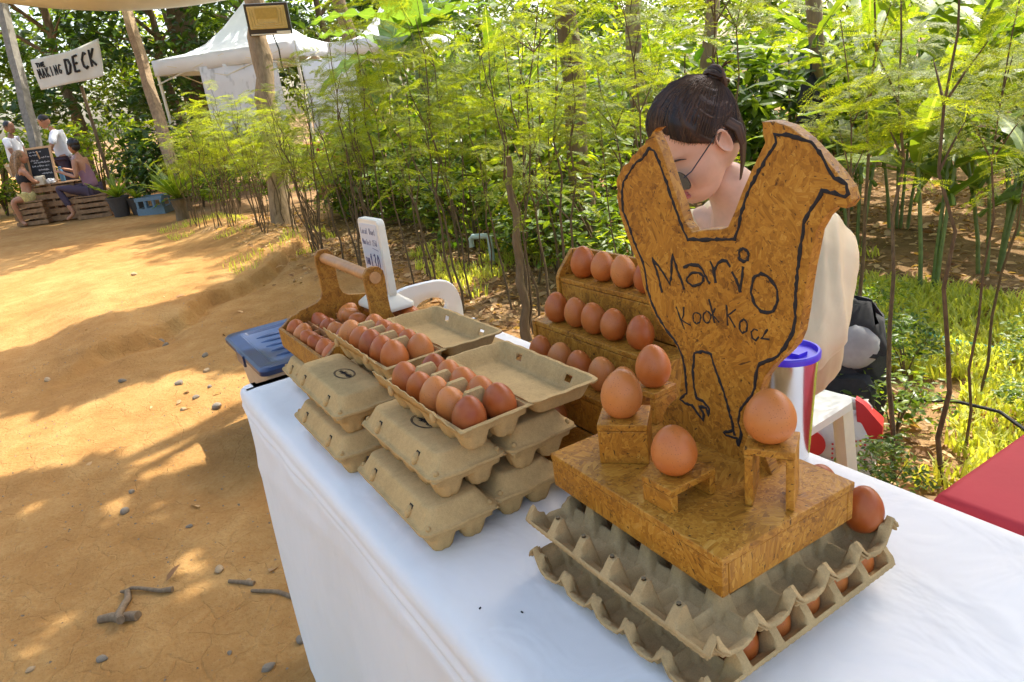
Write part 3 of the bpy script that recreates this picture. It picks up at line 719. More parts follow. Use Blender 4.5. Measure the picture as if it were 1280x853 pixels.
def carton_lid_mesh():
    m = MB(); hx, hy = CL/2, CW/2; n = 5
    prof = [(.003, .003, .013, -.0016), (.0055, .0055, .014, -.001), (.0055, .0055, .014, .0016), (.002, .002, .013, .0022), (0, 0, .012, .0032), (-.0025, -.003, .012, .0085), (-.0105, -.013, .011, .0235), (-.0118, -.0146, .011, .0258), (-.0138, -.017, .010, .0272), (-.0165, -.020, .009, .0276)]
    base = [rrect(hx+a, hy+b_, r, z, n) for a, b_, r, z in prof]
    cnt = []
    b0 = base[0]
    ks = [max(1, round(math.dist(b0[i], b0[(i+1) % len(b0)])/.011)) for i in range(len(b0))]
    rings = []
    for j, rg in enumerate(base):
        out = []
        for i, p in enumerate(rg):
            q = rg[(i+1) % len(rg)]
            out += [tuple(p[c_]+(q[c_]-p[c_])*t/ks[i] for c_ in range(3)) for t in range(ks[i])]
        if j < 4: out = [(x, y, z+.0011*math.sin(i*1.1)*math.sin(i*.37)) for i, (x, y, z) in enumerate(out)]
        # recessed corner flutes
        if j >= 5:
            o2 = []
            for x, y, z in out:
                k = math.exp(-((hx-abs(x)-.006)**2+(hy-abs(y)-.006)**2)/.012**2)*.0035*min(1, (j-4)/2)
                o2.append((x-np.sign(x)*k, y-np.sign(y)*k, z))
            out = o2
        rings.append(out)
    m.loft(rings, False, True)
    for sx in (-1, 1):
        for sy in (-1, 1): m.ell((sx*(hx-.004), sy*(hy-.006), .006), (.0032, .0032, .0036), 8, 6)
    return m.mesh('lid', PULP, True, 42)

def open_lid_mesh():
    """lid lying on its back: a shallow tub with two latch holes in its far wall"""
    m = MB(); hx, hy = CL/2, CW/2; n = 5
    prof = [(.0058, .0058, .014, -.0022), (.006, .006, .014, 0), (.001, .001, .012, .0004), (-.002, -.002, .012, -.004), (-.0035, -.0045, .012, -.008), (-.0075, -.009, .011, -.018), (-.0095, -.0118, .011, -.0235), (-.0115, -.014, .010, -.0262), (-.015, -.018, .009, -.0272)]
    base = [rrect(hx+a, hy+b_, r, z, n) for a, b_, r, z in prof]
    ks = [max(1, round(math.dist(base[0][i], base[0][(i+1) % len(base[0])])/.0085)) for i in range(len(base[0]))]
    rings = []
    for j, rg in enumerate(base):
        out = []
        for i, p in enumerate(rg):
            q = rg[(i+1) % len(rg)]
            out += [tuple(p[c_]+(q[c_]-p[c_])*t/ks[i] for c_ in range(3)) for t in range(ks[i])]
        if j < 3: out = [(x, y, z+.0010*math.sin(i*1.1)*math.sin(i*.37)) for i, (x, y, z) in enumerate(out)]
        rings.append(out)
    m.loft(rings, False, True)
    keep = []
    for f in m.F:
        if len(f) == 4:
            c_ = [sum(m.V[i][k] for i in f)/4 for k in range(3)]
            if c_[1] > hy-.016 and -.019 < c_[2] < -.008 and (abs(abs(c_[0])-.066) < .0055): continue
        keep.append(f)
    m.F = keep; m.M = [0]*len(keep)
    return m.mesh('open_lid', PULP, True, 42)

BASE_ME, LID_ME, OLID_ME = carton_base_mesh(), carton_lid_mesh(), open_lid_mesh()
mm = MB(); mm.ell((0, 0, 0), (.0048, .0048, .0085), 10, 8, Matrix.Rotation(R(-35), 3, 'X')); LATCH_ME = mm.mesh('latch', PULP, True)
mm = MB(); mm.box((0, 0, 0), (.0088, .0016, .0125), Matrix.Rotation(R(-33), 3, 'X')); SLOT_ME = mm.mesh('latch_slot_shade', DARK, False)  # solid dark slip in place of the shade inside the latch opening
def logo_mesh():
    m = MB(); rr = random.Random(4)
    for s in (1.0, .9): m.tube([(.029*s*math.cos(a), .0165*s*math.sin(a), 0) for a in np.linspace(0, 2*PI, 40)], .00055, 4, False)
    x = -.021
    while x < .021:                                  # the stamped script is not legible: a looping pen line
        h = rr.uniform(.003, .0075); m.tube([(x, -h*.7, 0), (x+.0012, h, 0), (x+.0026, -h*.4, 0), (x+.0036, h*.5, 0), (x+.0044, -h*.6, 0)], rr.uniform(.0006, .0012), 4, False); x += .0042
    m.V = [(a, b_, c_*.25) for a, b_, c_ in m.V]
    return m.mesh('stamped_logo', BURN, False)
LOGO_ME = logo_mesh()
FLAP = MB()
fr = [[(-CL/2+.004+(CL-.010)*i/30, -CW/2-.0045-.35*hh, hh*(1-.55*(i/30)**2) + .0014*math.sin(i*1.9)*(hh > .01)) for i in range(31)] for hh in (0, .012, .023, .0245)]
FLAP.loft(fr, False, False, False)
for x in (-.066, .066): FLAP.ell((x, -CW/2-.010, .006), (.005, .004, .008), 8, 6)
FLAP_ME = FLAP.mesh('front_flap', PULP, True, 60)

def solid(o, t=.0017):
    s = o.modifiers.new('thick', 'SOLIDIFY'); s.thickness = t; s.offset = 0; return o
def closed_carton(x, y, z, rz, label, logo=False):
    t = thing('egg_carton', label, 'egg carton', (x, y, z), rz)
    solid(obj('base', BASE_ME, t)); ld = solid(obj('lid', LID_ME, t, (0, 0, CD+.0024))); zl = CD+.0024
    for sx in (-.066, .066):
        obj('latch_slot_shade', SLOT_ME, ld, (sx, -CW/2+.0052, CD+.0165-zl)); obj('latch', LATCH_ME, ld, (sx, -CW/2+.0022, CD+.0130-zl), None, 1.15)
    if logo: obj('stamped_logo', LOGO_ME, ld, (logo[0], logo[1], .0290), (0, 0, R(4)))
    return t
CH = CD+.0024+.0280
def open_carton(x, y, z, rz, label, where):
    t = thing('egg_carton', label, 'egg carton', (x, y, z), rz)
    solid(obj('base', BASE_ME, t)); solid(obj('front_flap', FLAP_ME, t, (0, 0, CD)))
    o = solid(obj('open_lid', OLID_ME, t, (0.002, CW+.010, CD+.001), (R(-1.5), 0, R(-1))))
    M = Matrix.Translation((x, y, z)) @ Matrix.Rotation(rz, 4, 'Z')
    for j, (yy, rw) in enumerate(((-.0245, 'outer row'), (.0245, 'row by the lid'))):
        for k in range(5):
            p = M @ Vector((.094-.047*k, yy, CD+.0025+random.uniform(-.002, .003)))
            egg(p.x, p.y, p.z, f'{ORD[k]} egg from the near end, {rw}, open carton {where}', f'eggs in the open carton {where}', random.uniform(1.0, 1.07) if k else 1.08, (random.uniform(-.2, .2), random.uniform(-.2, .2)))
    return t

z1, z2, z3 = TZ, TZ+CH, TZ+2*CH
closed_carton(-.905, .352, z1, R(-1.0), 'closed tan egg carton at the bottom of the front stack, on the white cloth')
closed_carton(-.912, .378, z2, R(-.3), 'closed tan egg carton under the open one in the front stack, its stamp half covered', (.004, -.004))
open_carton(-.886, .413, z3, R(1.2), 'open tan carton of brown eggs on top of the front stack', 'on the front stack')
closed_carton(-.912, .473, z1, R(-1.5), 'bottom closed carton of the stack against the stepped rack', )
closed_carton(-.905, .494, z2, R(1.5), 'closed carton under the front open lid, its corner poking out by the rack', )
closed_carton(-1.208, .342, z1, R(-.5), 'closed tan egg carton lowest in the stack beside the basket')
closed_carton(-1.212, .355, z2, R(-.5), 'closed tan egg carton with a full stamped logo, beside the basket of eggs', (.012, .004))
open_carton(-1.182, .437, z3, R(1.5), 'open tan carton of brown eggs leaning toward the wooden basket', 'beside the basket')
closed_carton(-1.210, .470, z1, R(.5), 'closed carton hidden low under the open carton beside the basket')
closed_carton(-1.208, .472, z2, R(1.5), 'closed carton carrying the open carton beside the basket')
closed_carton(-1.215, .598, z1, R(1), 'flat closed carton lying low beneath the far open lid')
closed_carton(-1.212, .604, z2, R(2), 'closed carton directly under the open lid near the white plastic chair')
closed_carton(-1.492, .400, z1, R(-1), 'closed carton under the front edge of the wooden egg basket')
closed_carton(-1.480, .512, z1, R(0), 'closed carton under the middle of the wooden egg basket')
closed_carton(-1.488, .625, z1, R(0), 'closed carton under the back edge of the wooden egg basket')

# ------------------------------------------------------------------ wooden basket
BX0, BX1, BY0, BY1, bz0, bz1 = -1.690, -1.372, .372, .655, TZ+CH+.002, .862
bk = thing('egg_basket', 'wooden egg basket with round bar handle between two cut-out end boards', 'basket', ((BX0+BX1)/2, (BY0+BY1)/2, bz0))
bcx, bcy = (BX0+BX1)/2, (BY0+BY1)/2; W2 = (BY1-BY0)/2; L2 = (BX1-BX0)/2; hh = bz1-bz0
MB().box((0, 0, .004), (2*L2-.012, 2*W2-.012, .007)).build('bottom_board', OSB_D, bk, False, bevel=.001)
for y in (-1, 1): MB().box((0, y*(W2-.004), hh/2), (2*L2-.0245, .0085, hh)).build('side_board', OSB_D, bk, False, bevel=.0014)
HZ = .999-bz0
half = [(.0, HZ+.022), (.013, HZ+.020), (.021, HZ+.010), (.0225, HZ-.004), (.021, HZ-.05), (.022, HZ-.078), (.028, HZ-.092), (.040, HZ-.100), (.066, HZ-.106), (.085, HZ-.109), (.092, HZ-.114), (.108, hh+.020), (.128, hh+.004), (W2, hh-.003), (W2-.001, 0)]
poly = half + [(-a, b_) for a, b_ in reversed(half) if a > 0]
for x in (-1, 1):
    MB().prism(poly, -.006, .006).build('end_board', OSB_D, bk, False, bevel=.0016, loc=(x*(L2-.006), 0, 0), rot=(0, 0, PI/2))
MB().tube([(-L2-.004, 0, HZ), (-.1, 0, HZ+.001), (.1, 0, HZ-.001), (L2+.004, 0, HZ)], [.0125, .0128, .0125, .0122], 14).build('handle_bar', DOWEL, bk)
for y in (-.072, -.0, .072): MB().box((0, y, hh-.006), (2*L2-.026, .0035, .012), Matrix.Rotation(.01*y, 3, 'Z')).build('divider_strip', STRIP, bk, False)
for x in (-.10, -.055, 0, .05, .10): MB().box((x, -.036, hh-.006), (.003, .138, .009)).build('cross_strip', STRIP, bk, False)
for k, x in enumerate((-1.648, -1.597, -1.546, -1.491, -1.443, -1.398)): egg(x, .403, .857 + random.uniform(-.004, .002), f'egg in the wooden basket, front row, {ORD[k]} from the bin end', 'eggs in the wooden basket', random.uniform(.97, 1.08), (random.uniform(-.5, .5), random.uniform(-.5, .5)))
for k, x in enumerate((-1.650, -1.594, -1.541, -1.487)): egg(x, .463, .856, f'egg in the wooden basket, second row, {ORD[k]} from the bin end', 'eggs in the wooden basket', random.uniform(.97, 1.08), (random.uniform(-.5, .5), random.uniform(-.5, .5)))
for k, (x, y) in enumerate(((-1.637, .529), (-1.600, .524), (-1.545, .519))): egg(x, y, .864, f'egg in the wooden basket, third row, {ORD[k]} from the bin end', 'eggs in the wooden basket', 1.05, (.8, .4))
egg(-1.545, .630, .866, 'egg at the back of the basket between the handle post and the white chair', 'eggs in the wooden basket', 1.1, (1.2, .3)); egg(-1.497, .628, .862, 'egg at the back of the basket half hidden by the open carton lid', 'eggs in the wooden basket', 1.0, (1.2, .3))

# ------------------------------------------------------------------ price sign
GL = {'L': [[(0, 1), (0, 0), (.6, 0)]], 'o': [[(.3, .6), (.05, .45), (.05, .15), (.3, 0), (.55, .15), (.55, .45), (.3, .6)]], 'c': [[(.5, .5), (.25, .6), (.05, .35), (.15, .05), (.5, .05)]],
 'a': [[(.5, .55), (.2, .6), (.05, .3), (.2, 0), (.5, .25), (.5, .6), (.55, 0)]], 'l': [[(.2, 1), (.2, .1), (.35, 0)]], 'R': [[(0, 0), (0, 1), (.45, .95), (.5, .65), (0, .5), (.55, 0)]],
 't': [[(.3, .95), (.3, .1), (.5, 0)], [(.1, .6), (.55, .6)]], 'M': [[(0, 0), (.08, 1), (.35, .35), (.62, 1), (.7, 0)]], 'r': [[(.1, .6), (.1, 0)], [(.1, .4), (.3, .6), (.5, .55)]],
 'k': [[(.1, 1), (.1, 0)], [(.5, .6), (.1, .25), (.55, 0)]], 'e': [[(.08, .3), (.5, .33), (.4, .58), (.12, .5), (.08, .15), (.3, 0), (.52, .1)]], '2': [[(.05, .8), (.3, 1), (.5, .75), (.05, 0), (.6, 0)]],
 '5': [[(.55, 1), (.1, 1), (.1, .55), (.5, .5), (.5, .1), (.05, 0)]], 'd': [[(.5, 1), (.5, 0)], [(.5, .5), (.2, .6), (.05, .3), (.2, 0), (.5, .15)]], 'T': [[(0, 1), (.7, 1)], [(.35, 1), (.35, 0)]], 'H': [[(0, 1), (0, 0)], [(.6, 1), (.6, 0)], [(0, .5), (.6, .5)]],
 'B': [[(0, 0), (0, 1), (.45, .9), (.4, .6), (0, .52), (.5, .45), (.5, .1), (0, 0)]], '1': [[(.05, .75), (.25, 1), (.25, 0)]], '3': [[(.05, .9), (.35, 1), (.5, .78), (.2, .55), (.52, .3), (.35, 0), (.02, .08)]],
 '0': [[(.3, 1), (.05, .7), (.05, .25), (.3, 0), (.55, .25), (.55, .7), (.3, 1)]], 'E': [[(.55, 1), (0, 1), (0, 0), (.55, 0)], [(0, .52), (.45, .52)]], 'A': [[(0, 0), (.32, 1), (.64, 0)], [(.12, .38), (.52, .38)]],
 'K': [[(0, 1), (0, 0)], [(.55, 1), (0, .45), (.6, 0)]], 'I': [[(.2, 1), (.2, 0)]], 'N': [[(0, 0), (0, 1), (.6, 0), (.6, 1)]], 'G': [[(.6, .85), (.3, 1), (.03, .6), (.1, .1), (.4, 0), (.6, .3), (.35, .4)]],
 'D': [[(0, 0), (0, 1), (.4, .92), (.6, .5), (.4, .06), (0, 0)]], 'C': [[(.6, .85), (.35, 1), (.03, .6), (.08, .2), (.35, 0), (.6, .12)]], 'J': [[(.45, 1), (.45, .15), (.2, 0), (.02, .2)]], 'n': [[(.1, .6), (.1, 0)], [(.1, .4), (.35, .6), (.5, .4), (.5, 0)]]}
def write(m, text, x, z, h, wd, r, y=0.0, slope=0.0, rr=None, hand=.03):
    """pen strokes in the xz plane, character cell width wd"""
    rr = rr or random.Random(text)
    for i, ch in enumerate(text):
        if ch == ' ': continue
        for st in GL[ch]:
            P3 = [(x+i*wd+(a+rr.uniform(-hand, hand))*wd*.95, y, z+(i*wd)*slope+(b_+rr.uniform(-hand, hand))*h) for a, b_ in st]
            m.tube(P3, r, 5)
    return m
ps = thing('price_sign', 'white plastic table sign with blue handwritten price inside the basket', 'price sign', (-1.552, .596, .884), R(3))
def rr2(hx, hz, r, z0): return [(x, z) for x, z, _ in rrect(hx, hz, r, 0, 5)]
pw, ph = .053, .090
MB().prism([(x, z+.116) for x, z in rr2(pw, ph, .013, 0)], -.009, .009).build('frame', CREAM_P, ps, False, bevel=.002)
MB().prism([(x, z+.116) for x, z in rr2(pw-.0105, ph-.012, .004, 0)], -.0108, -.0085).build('card', PAPER, ps, False)
m = MB(); yk = -.0112
write(m, 'Local Root', -.038, .171, .014, .0075, .0007, yk); write(m, 'Market 25d', -.038, .146, .013, .0075, .0008, yk); m.tube([(.008, yk, .140), (.038, yk, .136)], .0006, 5)
write(m, 'THB', -.038, .098, .016, .0085, .0010, yk); write(m, '130', -.011, .088, .038, .0175, .0018, yk)
m.V = [(a, yk+(b_-yk)*.3, c_) for a, b_, c_ in m.V]; m.build('handwriting', INK, ps, False)
m = MB(); m.loft([rrect(.070, .042, .014, 0), rrect(.071, .043, .014, .004), rrect(.070, .042, .014, .010), rrect(.056, .024, .010, .024), rrect(.044, .011, .006, .036)], True, True)
m.build('base', CREAM_P, ps, True, 45)

# ------------------------------------------------------------------ tumbler
tu = thing('tumbler', 'brushed steel tumbler with a purple lid behind the chicken sign', 'tumbler', (-.640, .850, TZ))
m = MB(); m.lathe([(0, 0), (.031, 0), (.033, .002), (.0345, .02), (.042, .143), (.0435, .159), (.0435, .165), (.040, .165)], 40); m.build('steel_cup', STEEL, tu, True, 40)
m = MB(); m.lathe([(.0428, .1655), (.0468, .1660), (.0472, .174), (.0455, .1765), (.0425, .1765), (.040, .1705), (.0, .1705)], 40); m.box((.012, 0, .1735), (.03, .020, .006)); m.build('lid', PURPLE, tu, True, 40)
# small black strap with pale blue cord at the table edge
st = thing('black_pouch', 'small black pouch with a pale blue cord loop beside the stepped rack', 'pouch', (-1.128, .735, TZ))
m = MB(); m.ell((0, 0, .028), (.055, .05, .034), 16, 8); m.build('pouch_body', BLACK, st, True, 60)
MB().tube([(.0, .04, .05), (-.045, .07, .075), (-.062, .085, .098), (-.045, .10, .112), (-.01, .105, .115), (.02, .10, .11)], .0022, 6).build('cord', plain('pale_blue_cord', (.20, .45, .55), .6), st)

# ------------------------------------------------------------------ storage bin
bn = thing('storage_bin', 'cloudy grey storage bin with a blue ribbed lid past the end of the table', 'storage bin', (-3.09, .715, float(gz(-3.1, .7))+.012))
m = MB(); m.loft([rrect(.25, .145, .03, .0), rrect(.255, .150, .03, .01), rrect(.298, .182, .035, .36), rrect(.305, .188, .035, .362), rrect(.305, .188, .035, .375)], True, False); m.build('bin_body', BIN_GREY, bn, True, 40)
m = MB(); m.loft([rrect(.325, .208, .035, .372), rrect(.328, .211, .035, .374), rrect(.328, .211, .035, .392), rrect(.318, .201, .033, .402), rrect(.268, .150, .03, .402), rrect(.258, .140, .03, .391)], True, True)
for k in range(5): m.ell((-.16+.08*k, .0, .391), (.018, .105, .011), 12, 8)
m.build('blue_lid', BLUE_LID, bn, True, 40)
for sy in (-1, 1): m = MB(); m.box((0, sy*.213, .372), (.12, .010, .05)); m.build('lid_clip', BLUE_LID, bn, False, bevel=.003)

# ------------------------------------------------------------------ white plastic chairs
def chair(x, y, rz, label, back_h=.80):
    t = thing('plastic_chair', label, 'chair', (x, y, 0), rz)
    m = MB(); m.loft([rrect(.19, .19, .06, .415), rrect(.20, .20, .06, .42), rrect(.20, .20, .06, .44), rrect(.18, .18, .05, .445), rrect(.15, .15, .05, .437)], True, True); m.build('seat', WHITE_P, t, True, 45)
    for sx in (-1, 1):
        for sy in (-1, 1): m = MB(); m.tube([(sx*.165, sy*.165, .42), (sx*.205, sy*.205, 0)], [.024, .019], 8); m.build('leg', WHITE_P, t)
    # arched back with an oval grip hole; curved plan
    N = 44; n_ = 5; outer = []; inner = []
    for i in range(N):
        a = 2*PI*i/N
        # outer outline: superellipse arch
        ox = .150*np.sign(math.cos(a))*abs(math.cos(a))**.62; oz = .205*np.sign(math.sin(a))*abs(math.sin(a))**.75
        outer.append((ox, .60+oz)); inner.append((-.03+.050*math.cos(a), .715+.030*math.sin(a)))
    def shape(p, off): return (p[0], .205 - .10*(abs(p[0])/.185)**2*.3 + .10*(p[1]-.44)/.36 + off, p[1])
    rings = []
    for f, off in ((0, 0), (.06, -.010), (.5, -.010), (.94, -.010), (1, 0), (.94, .010), (.5, .010), (.06, .010)):
        rings.append([shape((inner[i][0]+(outer[i][0]-inner[i][0])*f, inner[i][1]+(outer[i][1]-inner[i][1])*f), off) for i in range(N)])
    rings.append(rings[0]); m = MB(); m.loft(rings, False, False); m.build('backrest', WHITE_P, t, True, 60)
    return t
chair(-2.26, .90, -PI/2-.10, 'white plastic chair with an oval hole in its arched back, past the basket')
# ------------------------------------------------------------------ people
SKIN = mk_skin('warm_skin', (.65, .39, .265)); SKIN_T = mk_skin('tanned_skin', (.42, .20, .11)); SKIN_D = mk_skin('brown_skin', (.28, .14, .08))
LIP = plain('lips', (.44, .13, .105), .4, .05, 40, 0); BROW = plain('eyebrow', (.05, .03, .022), .8, .2, 200, 0); EYE = plain('eye_white', (.7, .7, .68), .3, .02, 10, 0)
BLOUSE = plain('cream_blouse', (.74, .57, .33), .62, .05, 9, .2, 26, .006, Sheen_Weight=.2, Subsurface_Weight=.05)
WHITE_F = plain('white_fabric', (.74, .74, .72), .8, .05, 9, .2, 26, .006)
LENS = plain('dark_lens', (.03, .022, .016), .12, .05, 9, 0); WIRE = plain('gunmetal', (.05, .05, .055), .3, .1, 20, 0, metal=.8)
HAIR = mk_hair('dark_hair_bronze_streaks', (.009, .0065, .006), (.15, .075, .036)); HAIR_B = plain('brown_blonde_hair', (.26, .15, .065), .5, .55, 40, .5, 120, .006); HAIR_K = plain('black_hair', (.012, .010, .009), .45, .3, 60, .3, 200, .003)

def head_pts(nu, nv):
    """star-shaped head: skull, face and jaw ellipsoids blended, then features; +y is the face"""
    V = []
    o = np.array([0, .012, -.012])
    E = [((0, -.014, .034), (.0735, .093, .080)), ((0, .028, -.020), (.0615, .062, .088)), ((0, .044, -.073), (.040, .040, .034)), ((0, -.03, -.02), (.066, .066, .07))]
    for j in range(nv+1):
        ph = PI*j/nv
        for i in range(nu):
            a = 2*PI*i/nu
            d = np.array([math.sin(ph)*math.sin(a), math.sin(ph)*math.cos(a), -math.cos(ph)])
            ts = []
            for c, r in E:
                oc = (o-np.array(c))/np.array(r); dd = d/np.array(r)
                A = dd@dd; B = oc@dd; C = oc@oc-1; q = B*B-A*C
                if q > 0: ts.append((-B+math.sqrt(q))/A)
            ts = np.array(ts); k = 140
            t = np.log(np.exp(k*(ts-ts.max())).sum())/k + ts.max()
            x, y, z = o+d*t
            if y > .02:
                g = lambda x0, z0, sx, sz: math.exp(-((x-x0)/sx)**2-((z-z0)/sz)**2)
                y += .020*g(0, -.024, .0115, .013) + .012*g(0, -.004, .008, .022) + .006*g(.012, -.030, .007, .008) + .006*g(-.012, -.030, .007, .008)
                y -= .009*(g(.031, .010, .017, .012)+g(-.031, .010, .017, .012))
                y += .006*(g(.030, .010, .011, .007)+g(-.030, .010, .011, .007))
                y += .004*(g(.03, .030, .022, .007)+g(-.03, .030, .022, .007))
                y += .0068*g(0, -.0565, .020, .0045) + .0075*g(0, -.0675, .017, .005) - .003*g(0, -.062, .022, .0022)
                y += .006*g(0, -.093, .016, .012) - .003*g(0, -.079, .02, .006)
                x += .004*np.sign(x)*g(np.sign(x)*.045, -.025, .02, .02)
            V.append((x, y, z))
    F = []
    for j in range(nv):
        for i in range(nu):
            i2 = (i+1) % nu; F.append((j*nu+i, (j+1)*nu+i, (j+1)*nu+i2, j*nu+i2))
    return V, F

def ear_geo(m, side):
    n, k = 20, 6
    M = Matrix.Translation((side*.0705, -.012, -.002)) @ Matrix.Rotation(side*R(14), 4, 'Z') @ Matrix.Rotation(R(-12), 4, 'X')
    V = []; prof = [(0, .001), (.35, .001), (.62, .003), (.80, .0085), (.95, .0085), (1.0, .004), (.9, -.003), (.55, -.006)]
    for f, hgt in prof:
        for i in range(n):
            a = 2*PI*i/n; s = .0155*(1+.18*math.sin(a)) ; V.append(M @ Vector((side*hgt, s*f*math.cos(a)-.002*math.sin(a), .031*f*math.sin(a))))
    F = []
    for j in range(len(prof)-1):
        for i in range(n): i2 = (i+1) % n; F.append((j*n+i, j*n+i2, (j+1)*n+i2, (j+1)*n+i))
    F.append(tuple(range(n)))
    m.add(V, F)

def head_mesh(nu=72, nv=56, ears=True):
    m = MB(); V, F = head_pts(nu, nv); m.add(V, F)
    if ears:
        for s in (-1, 1): ear_geo(m, s)
    return m.mesh('head', SKIN, True, 80)

def finger_nodes(N, E, wrist, palm, tag_, fwd, side, r=.0085, curl=.4, down=Vector((0, 0, -1))):
    """four unequal fingers and a thumb rooted in the palm node"""
    for q, (off, ln) in enumerate(((-.030, .066), (-.010, .075), (.010, .070), (.029, .055))):
        b = palm + side*off + fwd*.035; k0 = f'{tag_}f{q}'
        m1 = b + fwd*ln*.5 + down*ln*.12; m2 = m1 + fwd*ln*.42*(1-curl*.5) + down*ln*.42*curl
        N[k0+'a'] = (b, r*1.15); N[k0+'b'] = (m1, r); N[k0+'c'] = (m2, r*.8)
        E += [(palm_key(tag_), k0+'a'), (k0+'a', k0+'b'), (k0+'b', k0+'c')]
    b = palm - side*.036 - fwd*.006
    N[tag_+'t1'] = (b, r*1.25); N[tag_+'t2'] = (b - side*.016 + fwd*.030 + down*.008, r)
    E += [(palm_key(tag_), tag_+'t1'), (tag_+'t1', tag_+'t2')]
def palm_key(t): return t+'palm'

# --- the egg seller
vx, vy = -1.036, 1.272
seller = thing('person', 'seller in a cream blouse and sunglasses with pinned-up dark hair, looking down behind the stall', 'person', (vx, vy, 0))
off = Vector((-1.03, 1.28, 0)); P_ = lambda x, y, z: Vector((x, y, z)) - off
hf = Vector((-.09, -.995, 0)).normalized(); th = R(34)
fw = hf*math.cos(th) + Vector((0, 0, -math.sin(th))); upv = hf*math.sin(th) + Vector((0, 0, math.cos(th))); rt_ = fw.cross(upv)
Mh = Matrix.Identity(4)
for i in range(3): Mh[i][0], Mh[i][1], Mh[i][2] = rt_[i], fw[i], upv[i]
Mh.translation = P_(-1.055, 1.125, 1.178)
Mh = Mh @ Matrix.Diagonal((.94, .94, .955, 1))
N = {'pel': (P_(-1.12, 1.43, .50), (.135, .10)), 'waist': (P_(-1.08, 1.40, .68), (.125, .09)), 'chest': (P_(-1.045, 1.33, .86), (.145, .10)), 'top': (P_(-1.03, 1.275, .985), (.075, .06)),
     'neck': (P_(-1.035, 1.225, 1.06), .050), 'neck2': (P_(-1.045, 1.165, 1.125), .049),
     'sL': (P_(-.865, 1.275, .980), .045), 'eL': (P_(-.800, 1.13, .775), .040), 'wL': (P_(-.93, .945, .79), .027), 'Lpalm': (P_(-.975, .885, .782), (.022, .034)),
     'sR': (P_(-1.195, 1.275, .980), .045), 'eR': (P_(-1.235, 1.10, .775), .040), 'wR': (P_(-1.10, .945, .79), .027), 'Rpalm': (P_(-1.05, .885, .782), (.022, .034)),
     'hL': (P_(-1.10, 1.37, .46), .075), 'kL': (P_(-1.12, 1.00, .46), .055), 'aL': (P_(-1.10, 1.05, .09), .040), 'tL': (P_(-1.10, .90, .035), .032),
     'hR': (P_(-1.23, 1.38, .47), .075), 'kR': (P_(-1.26, 1.02, .47), .060), 'aR': (P_(-1.14, 1.05, .09), .040), 'tR': (P_(-1.14, .90, .035), .032)}
E_ = [('pel', 'waist'), ('waist', 'chest'), ('chest', 'top'), ('top', 'neck'), ('neck', 'neck2'), ('top', 'sL'), ('sL', 'eL'), ('eL', 'wL'), ('wL', 'Lpalm'), ('top', 'sR'), ('sR', 'eR'), ('eR', 'wR'), ('wR', 'Rpalm'),
      ('pel', 'hL'), ('hL', 'kL'), ('kL', 'aL'), ('aL', 'tL'), ('pel', 'hR'), ('hR', 'kR'), ('kR', 'aR'), ('aR', 'tR')]
for t_, wk in (('L', 'wL'), ('R', 'wR')):
    f_ = (N[t_+'palm'][0]-N[wk][0]).normalized(); sd = f_.cross(Vector((0, 0, 1))).normalized()*(1 if t_ == 'R' else -1)
    finger_nodes(N, E_, None, N[t_+'palm'][0], t_, f_, -sd)
HM = head_mesh()
bme = join_meshes('body', [(skin_mesh(N, E_, 'pel'), None, 0), (HM, Mh, 0)], [SKIN])
obj('body', bme, seller)
# lips, brows
m = MB()
for z, ry in ((-.0570, .0042), (-.0665, .0052)): m.ell((0, .0905 if z > -.06 else .0895, z), (.021, .008, ry), 16, 8)
o = m.build('lips', LIP, seller); o.data.transform(Mh)
for s in (-1, 1):
    m = MB(); m.tube([(s*.014, .0915, .026), (s*.028, .0905, .031), (s*.044, .079, .028), (s*.052, .070, .022)], [.0016, .0024, .002, .0008], 6, flat=.5)
    o = m.build('eyebrow', BROW, seller); o.data.transform(Mh)
sgp = MB()
for s in (-1, 1):
    L_ = [Vector((s*.034+.027*np.sign(math.cos(a))*abs(math.cos(a))**.7, 0, .024*np.sign(math.sin(a))*abs(math.sin(a))**.75)) for a in np.linspace(0, 2*PI, 25)[:-1]]
    Ml = Matrix.Translation((0, .106, -.010)) @ Matrix.Rotation(-s*R(9), 4, 'Z')
    sgp.loft([[Ml @ (p+Vector((0, e, 0))) for p in L_] for e in (-.001, .001)])
g = sgp.build('sunglasses', LENS, seller, False); g.data.transform(Mh)
m = MB()
m.tube([(-.010, .107, -.004), (0, .112, -.001), (.010, .107, -.004)], .0013, 6)
for s in (-1, 1):
    m.tube([(s*.057, .101, .000), (s*.069, .085, .004), (s*.075, .02, .018), (s*.074, -.012, .026), (s*.073, -.030, .012)], .0015, 6)
    Ml = Matrix.Translation((0, .106, -.010)) @ Matrix.Rotation(-s*R(9), 4, 'Z')
    m.tube([Ml @ Vector((s*.034+.027*np.sign(math.cos(a))*abs(math.cos(a))**.7, 0, .024*np.sign(math.sin(a))*abs(math.sin(a))**.75)) for a in np.linspace(0, 2*PI, 25)], .0012, 5, False)
m.build('glasses_frame', WIRE, g).data.transform(Mh)

